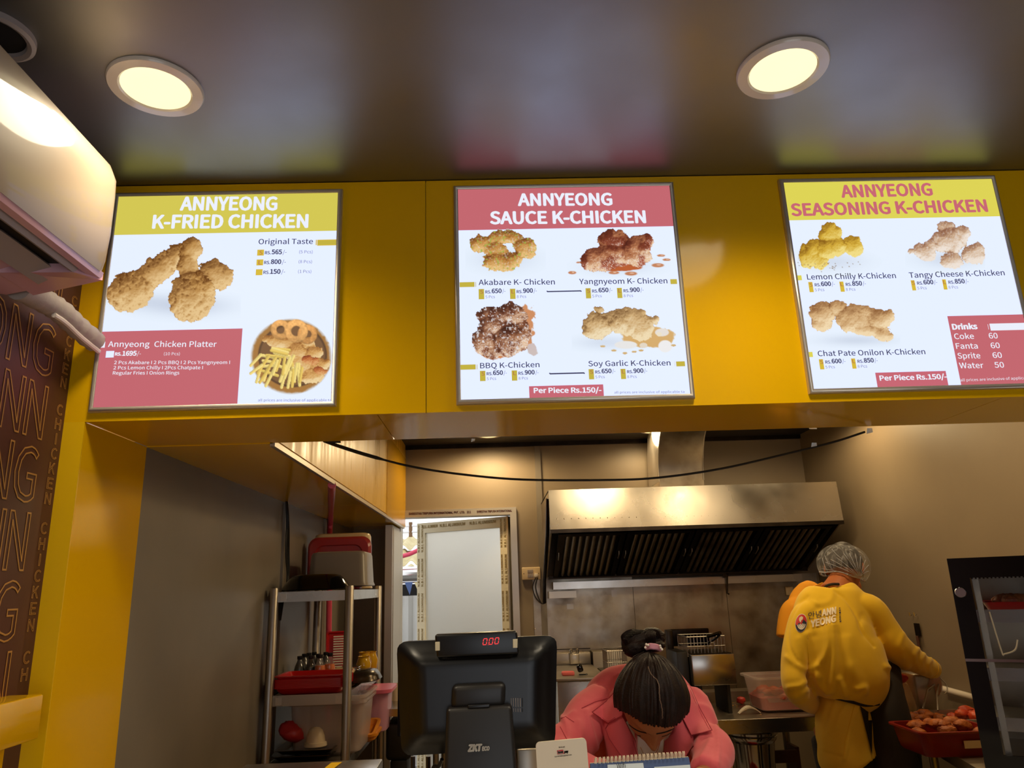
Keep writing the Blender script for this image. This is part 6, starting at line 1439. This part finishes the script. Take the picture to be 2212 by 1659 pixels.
def cook2():
    r=root('person',(1.83,3.85,0),'worker almost hidden behind the cook, orange-yellow collared shirt, shoulder showing','person')
    b=MB(); hc=at(1822,1250,Y=3.92); hc[2]-=.03
    head(b,hc,(.2,.85,-.5),(.1,.4,.9),.92)
    nb=at(1790,1295,Y=3.86)
    loft(b,[tuple(nb)+(.06,.05),tuple(hc+np.array((0,-.01,-.04)))+(.05,.05)],(1,0,0),14,4)
    hip=np.array((1.86,3.86,.88))
    loft(b,L5([(1790,1292,3.86,40,.06),(1795,1330,3.84,60,.08),(1805,1400,3.84,58,.09)])+[tuple(hip)+(.14,.09),tuple(hip-[0,0,.1])+(.15,.1)],(1,0,0),18,4)
    el=at(1716,1380,Y=3.80); wl=at(1788,1425,Y=3.98)
    loft(b,[tuple(at(1722,1312,Y=3.84))+(.045,.045),tuple(el)+(.036,.036),tuple(wl)+(.024,.024)],(1,0,0),14,4); hand(b,wl,(.6,.6,-.2),(.6,-.6,0),(0,0,-1),.95,.5,-1)
    er=at(1850,1400,Y=3.95); wr=at(1850,1425,Y=4.1); loft(b,[tuple(at(1850,1312,Y=3.88))+(.045,.045),tuple(er)+(.036,.036),tuple(wr)+(.024,.024)],(1,0,0),14,4); hand(b,wr,(.1,.9,-.2),(1,0,0),(0,0,-1),.95,.5,1)
    for sx in (-1,1):
        x=hip[0]+sx*.08; loft(b,[(x,3.86,.85,.085,.09),(x,3.86,.45,.055,.06),(x,3.87,.09,.036,.04),(x,3.87,.04,.036,.045)],(1,0,0),14,4); loft(b,[(x,3.82,.04,.034,.034),(x,3.95,.036,.042,.03),(x,4.05,.024,.03,.018)],(1,0,0),12,4)
    me=fuse(b,.009,3,.5); linkbody('body',me,M['skin_m'],r)
    w_=MB(); loft(w_,L5([(1780,1282,3.86,30,.05),(1768,1296,3.86,54,.075),(1770,1330,3.84,70,.105),(1790,1400,3.84,74,.115)])+[tuple(hip)+(.165,.11),tuple(hip-[0,0,.06])+(.165,.11)],(1,0,0),26,4)
    loft(w_,L5([(1732,1305,3.84,20,.055),(1713,1320,3.83,24,.058),(1706,1346,3.82,25,.056),(1704,1378,3.81,26,.056)]),(1,0,0),18,4)
    loft(w_,[tuple(at(1846,1312,Y=3.88))+(.06,.06),tuple(at(1852,1370,Y=3.92))+(.058,.055)],(1,0,0),16,4)
    me=fuse(w_,.007,3); fold(me,[([(1712,1310),(1706,1345),(1700,1375)],4,.006),([(1736,1300),(1738,1330)],4,.006),([(1696,1370),(1720,1372)],2,.004)],.003,9,8); linkbody('shirt',me,M['orange_shirt'],r)
    cl=MB(); P=[at(1752,1290,Y=3.80),at(1757,1266,Y=3.80),at(1778,1258,Y=3.81),at(1790,1262,Y=3.84),at(1775,1284,Y=3.80)]
    cl.add([tuple(p) for p in P]+[tuple(p+np.array((0,.012,0))) for p in P],[(0,1,2,3,4),(9,8,7,6,5)]+[(i,(i+1)%5,5+(i+1)%5,5+i) for i in range(5)]).build('collar',M['orange_shirt'],r)
    t=MB()
    loft(t,[tuple(hip+[0,0,.02])+(.15,.10),tuple(hip-[0,0,.14])+(.16,.11)],(1,0,0),20,4)
    for sx in (-1,1): x=hip[0]+sx*.08; loft(t,[(x,3.86,.83,.10,.11),(x,3.86,.45,.075,.08),(x,3.87,.09,.065,.07)],(1,0,0),16,4)
    me=fuse(t,.012,3); linkbody('trousers',me,M['trousers'],r)
cook2()
def cashier():
    r=root('person',(.40,2.35,0),'cashier in pink shirt bending head down over the counter, dark hair tied up','person')
    hc=at(1406,1508,Y=2.06); a=math.radians(66); f=np.array((-.05,-math.cos(a),-math.sin(a))); u=np.array((.03,-math.sin(a),math.cos(a)))
    b=MB(); c,f,u,sd=head(b,hc,f,u,1.03)
    nb=at(1404,1520,Y=2.24)
    loft(b,[tuple(nb+np.array((0,.03,-.03)))+(.07,.06),tuple(nb*.6+hc*.4)+(.052,.052),tuple(hc-f*.03-u*.03)+(.05,.05)],(1,0,0),18,4)
    loft(b,L5([(1404,1515,2.24,52,.06),(1402,1560,2.30,110,.09),(1400,1640,2.42,105,.10)])+[(.40,2.62,.98,.12,.09),(.40,2.70,.88,.15,.11)],(1,0,0),24,4)
    wl=np.array((.30,1.93,1.035)); wr=np.array((.46,1.93,1.035))
    loft(b,[tuple(at(1272,1552,Y=2.27))+(.045,.045),(.155,2.14,1.02+.03,.04,.04),(.19,2.04,1.035,.034,.034),tuple(wl)+(.024,.022)],(0,0,1),14,4)
    loft(b,[tuple(at(1512,1552,Y=2.27))+(.045,.045),(.57,2.14,1.05,.04,.04),(.55,2.04,1.035,.034,.034),tuple(wr)+(.024,.022)],(0,0,1),14,4)
    hand(b,wl,(.5,-.85,-.05),(.85,.5,0),(0,0,-1),.9,.35,-1); hand(b,wr,(-.4,-.9,-.05),(.9,-.4,0),(0,0,-1),.9,.35,1)
    for sx in (-1,1):
        x=.40+sx*.085; loft(b,[(x,2.70,.88,.09,.10),(x,2.62,.48,.055,.06),(x,2.68,.10,.036,.04),(x,2.68,.05,.036,.045)],(1,0,0),14,4); loft(b,[(x,2.72,.04,.034,.034),(x,2.60,.036,.042,.03),(x,2.50,.024,.03,.018)],(1,0,0),12,4)
    me=fuse(b,.0052,2,.5); linkbody('body',me,M['skin_f'],r,label='tan skin'); fb=bvh(me,r.location)
    # facial marks
    for pts,rr in (([(1355,1561),(1366,1571),(1380,1579),(1396,1583)],.0020),([(1418,1585),(1434,1582),(1448,1577),(1461,1569)],.0020)): line_on(fb,pts,rr,'hair','eyebrow',r,.0004,6)
    for pts in ([(1364,1580),(1373,1587),(1384,1590)],[(1430,1591),(1440,1588),(1450,1582)]): line_on(fb,pts,.0012,'hair','eyelashes',r,.0004,5)
    # hair shell with strand relief running back to the band
    bd=np.array((0,-.93,.36)); bd/=np.linalg.norm(bd); e1=np.array((1.,0,0)); e2=np.cross(bd,e1)
    nu,nv=220,90; T,Pp=np.meshgrid(np.linspace(.02,math.pi*.80,nv+1),np.linspace(0,2*math.pi,nu,endpoint=False),indexing='ij')
    d=(np.cos(T)[...,None]*bd+np.sin(T)[...,None]*(np.cos(Pp)[...,None]*e1+np.sin(Pp)[...,None]*e2)).reshape(-1,3)
    az=Pp.ravel(); po=T.ravel()
    st=.0022*(fbm(az*22,po*1.2,5,3)-.5)*2*np.clip(np.sin(po)*1.6,0,1)+.0012*(fbm(az*60,po*2,8,2)-.5)*2+.004*(fbm(az*5,po*1.0,15,2)-.5)
    part=np.exp(-((d[:,0]-.09)/.022)**2)*np.clip((d[:,2]*.7+d[:,1]*.7-.1)*2,0,1)*.004
    X=d[:,0]*(.088+.010)*1.0;Y_=d[:,1]*.110;Z_=d[:,2]*.124
    low=np.clip(-d[:,2],0,1); X*=1-.12*low; X*=1-.20*np.clip(np.cos(po),0,1)**1.5
    S=np.stack([X,Y_,Z_],1)*(1+(st-part)[:,None]/.1)
    V=hc+np.outer(S[:,0],sd)+np.outer(S[:,1],f)+np.outer(S[:,2],u); n=nu
    hl=d[:,1]*.95-d[:,2]*.72+.03*np.sin(d[:,0]*3)-.16*np.exp(-((np.abs(d[:,0])-.75)/.25)**2)*0+.55*np.clip(np.abs(d[:,0])-.42,0,1)*np.clip(d[:,1]*1.6,0,1)
    F=[]
    for i in range(nv):
        for j in range(n):
            q=(i*n+j,(i+1)*n+j,(i+1)*n+(j+1)%n,i*n+(j+1)%n)
            if max(hl[x] for x in q)<.36+.02*math.sin(j*1.7): F.append(q)
    F.append(tuple(range(n))[::-1])
    ha=MB().add(V,F); o=ha.build('hair',M['hair'],r,label='dark brown hair tied up'); me=o.data
    so=o.modifiers.new('s','SOLIDIFY'); so.thickness=.006; so.offset=-1
    hb=bvh(me,r.location)
    line_on(hb,[(1400,1440),(1404,1452),(1411,1462),(1420,1470),(1424,1485),(1424,1500),(1427,1518),(1431,1535),(1431,1552)],.0015,'scalp','hair_parting',o,.0002,5,.8)
    # topknot
    t=MB(); Yb=2.14
    for (x,y,dy,rx,ry) in ((1384,1384,0,42,20),(1368,1376,.01,26,16),(1410,1376,.0,26,20),(1400,1394,-.02,36,15),(1376,1398,-.01,34,20),(1416,1384,.01,20,22)):
        p=at(x,y,Y=Yb+dy); kx=pxm(Yb); q=blob(*p,rx*kx,.035,ry*kx,x,20,.18); t.add(q.v,q.f)
    me=fuse(t,.003,2,.5); V=verts(me); N_=normals(me); px,py=pxy(V); dd=.0022*(fbm(px*.12+py*.45,py*.1-px*.02,4,3)-.5)*2+.0016*(fbm(px*.5+py*.9,py*.1,9,2)-.5)*2; setverts(me,V+N_*dd[:,None])
    bo=linkbody('topknot',me,M['hair'],o)
    for k in range(10):
        j=k*2.2; MB().tube(spline([at(1392-j,1362+k*1.3,Y=2.12),at(1362-j*.8,1360+k*2.2,Y=2.10),at(1343+j*.6,1372+k*1.2,Y=2.10),at(1345+j*.5,1386+k,Y=2.11),at(1354+j*.3,1397,Y=2.12)],5),.0011,4).build('loose_strand',M['hair'],o)
    for k in range(8):
        MB().tube(spline([at(1402+k*2,1396,Y=2.10),at(1394+k*3,1376,Y=2.07),at(1402+k*2,1361+k*.7,Y=2.09),at(1420,1362+k*2,Y=2.10),at(1429-k,1382,Y=2.11),at(1420-k,1396,Y=2.11)],5),.0012,4).build('loose_strand',M['hair'],o)
    for k in range(14):
        x=1340+k*9; MB().tube(spline([at(1400+(k-7)*1.8,1408,Y=2.06),at(1380+(x-1380)*.6,1420,Y=2.02),at(x*.8+1408*.2,1440,Y=1.99)],4),.0007,4).build('loose_strand',M['hair'],o) if k in (2,11) else None
    # band and pearls
    pb=[at(1396,1398,Y=2.03),at(1404,1396,Y=2.012),at(1411,1396.5,Y=2.008),at(1418,1397.5,Y=2.012),at(1427,1401,Y=2.03)]
    sc_=MB()
    for dz in (-.004,0,.004): sc_.tube([p+np.array((0,0,dz)) for p in spline(pb,4)],.0042,8)
    bn=fuse(sc_,.0018,1,.5); bn=linkbody('hair_band',bn,M['scrunchie'],r,label='dusty pink hair band')
    for x,y in ((1396,1392),(1400,1393.5),(1394,1399),(1426,1395),(1427.5,1400),(1430,1403)):
        p=at(x,y,Y=2.01); MB().add(*(lambda q:(q.v,q.f))(blob(*p,.0032,.0032,.0032,1,12,0))).build('pearl',M['pearl'],bn)
    # shirt
    w_=MB()
    loft(w_,L5([(1408,1462,2.36,40,.05),(1408,1474,2.34,80,.08),(1405,1490,2.33,118,.10),(1400,1520,2.34,142,.125),(1396,1570,2.36,150,.14),(1394,1640,2.44,150,.145),(1394,1720,2.52,145,.145)])+[(.40,2.66,.93,.17,.13)],(1,0,0),40,5)
    loft(w_,L5([(1300,1516,2.30,40,.06),(1266,1548,2.26,46,.065),(1243,1600,2.19,46,.065)])+[(.150,2.13,1.065,.062,.058),(.19,2.05,1.05,.050,.046),(.25,1.975,1.043,.040,.036)],(1,0,0),24,5)
    loft(w_,L5([(1480,1512,2.30,40,.06),(1500,1548,2.26,44,.065),(1508,1602,2.19,42,.065)])+[(.565,2.13,1.065,.056,.056),(.54,2.05,1.05,.048,.046),(.50,1.975,1.043,.040,.036)],(1,0,0),24,5)
    # chest front under the chin
    loft(w_,L5([(1345,1500,2.24,26,.05),(1340,1560,2.20,34,.05),(1345,1640,2.20,34,.06)]),(1,0,0),18,4); loft(w_,L5([(1470,1500,2.24,26,.05),(1476,1560,2.20,34,.05),(1470,1640,2.20,34,.06)]),(1,0,0),18,4)
    me=fuse(w_,.0058,4,.55)
    fold(me,[([(1268,1536),(1275,1570),(1290,1620)],4,.006),([(1262,1528),(1290,1516),(1320,1508)],2.4,-.0035),([(1212,1545),(1225,1570),(1232,1620)],3.5,.006),([(1240,1540),(1220,1556)],4,.005),([(1298,1590),(1304,1630),(1306,1658)],5,.006),([(1250,1560),(1255,1600),(1250,1650)],5,.005),
      ([(1545,1560),(1552,1600),(1550,1650)],4,.005),([(1500,1520),(1530,1530),(1545,1555)],4,.004),([(1515,1590),(1500,1620),(1480,1650)],4,.007),([(1535,1600),(1520,1630),(1500,1658)],4,.006),([(1480,1600),(1490,1620),(1480,1650)],3,.005),([(1500,1490),(1525,1506)],5,.004)],.004,11,12)
    sh=linkbody('shirt',me,M['pink_shirt'],r,label='pink shirt'); sb=bvh(me,r.location)
    # white tee in the neckline, lapels and collar
    patch(sb,[(1352,1560),(1374,1600),(1380,1640),(1382,1690),(1428,1690),(1434,1640),(1440,1600),(1462,1560),(1440,1545),(1370,1545)],.003,'white_tee','undershirt',r,.002,9,label='white top in the neckline')
    patch(sb,[(1340,1540),(1318,1556),(1308,1574),(1316,1596),(1346,1640),(1356,1690),(1384,1690),(1378,1640),(1368,1600),(1354,1566)],.010,'pink_shirt','lapel',sh,.003,8)
    patch(sb,[(1468,1545),(1460,1580),(1436,1600),(1431,1650),(1428,1690),(1455,1690),(1478,1640),(1498,1610),(1496,1588),(1484,1575)],.010,'pink_shirt','lapel',sh,.003,8)
    patch(sb,[(1334,1468),(1326,1496),(1310,1514),(1279,1538),(1296,1550),(1314,1562),(1330,1552),(1344,1545),(1346,1500)],.016,'pink_shirt','collar',sh,.0035,8)
    patch(sb,[(1486,1472),(1494,1490),(1512,1530),(1538,1577),(1515,1583),(1494,1588),(1480,1560),(1470,1540),(1476,1500)],.016,'pink_shirt','collar',sh,.0035,8)
    line_on(sb,[(1491,1490),(1510,1532),(1532,1574)],.0009,'pink_shirt','stitching',sh,.021,5); line_on(sb,[(1300,1548),(1314,1557),(1328,1549)],.0009,'pink_shirt','stitching',sh,.021,5)
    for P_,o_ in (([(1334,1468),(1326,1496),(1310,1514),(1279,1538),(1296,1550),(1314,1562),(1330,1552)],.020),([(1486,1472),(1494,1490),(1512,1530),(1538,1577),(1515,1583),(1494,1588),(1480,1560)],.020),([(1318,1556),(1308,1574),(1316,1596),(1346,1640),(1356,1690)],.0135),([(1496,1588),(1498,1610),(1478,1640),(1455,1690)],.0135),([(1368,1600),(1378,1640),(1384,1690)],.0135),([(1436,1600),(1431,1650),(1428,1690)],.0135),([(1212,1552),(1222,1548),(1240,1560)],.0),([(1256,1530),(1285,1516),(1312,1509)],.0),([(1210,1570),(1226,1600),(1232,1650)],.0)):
        for a_,b_2 in zip(P_[:-1],P_[1:]): line_on(sb,[a_,b_2],.0012,'pink_seam_shade','seam',sh,o_,5)  # darker seam lines paint in the edge shade of collar and lapels
    MB().tube([at(1383,1614,Y=2.05),at(1390,1628,Y=2.04),at(1399,1642,Y=2.03)],.0008,5).build('necklace',M['gold'],r); MB().tube([at(1427,1600,Y=2.05),at(1421,1618,Y=2.04),at(1412,1636,Y=2.03)],.0008,5).build('necklace',M['gold'],r)
    p=at(1335,1520,Y=2.05); MB().tube(spline([p+[0,0,.006],p+[-.004,0,0],p+[0,0,-.006],p+[.003,0,0]],4),.0012,6).build('earring',M['gold'],r)
    t=MB()
    loft(t,[(.40,2.68,.96,.14,.11),(.40,2.70,.80,.165,.13)],(1,0,0),20,4)
    for sx in (-1,1): x=.40+sx*.085; loft(t,[(x,2.70,.84,.10,.115),(x,2.63,.48,.075,.08),(x,2.69,.09,.065,.07)],(1,0,0),16,4)
    me=fuse(t,.012,3); linkbody('trousers',me,M['trousers'],r)
cashier()
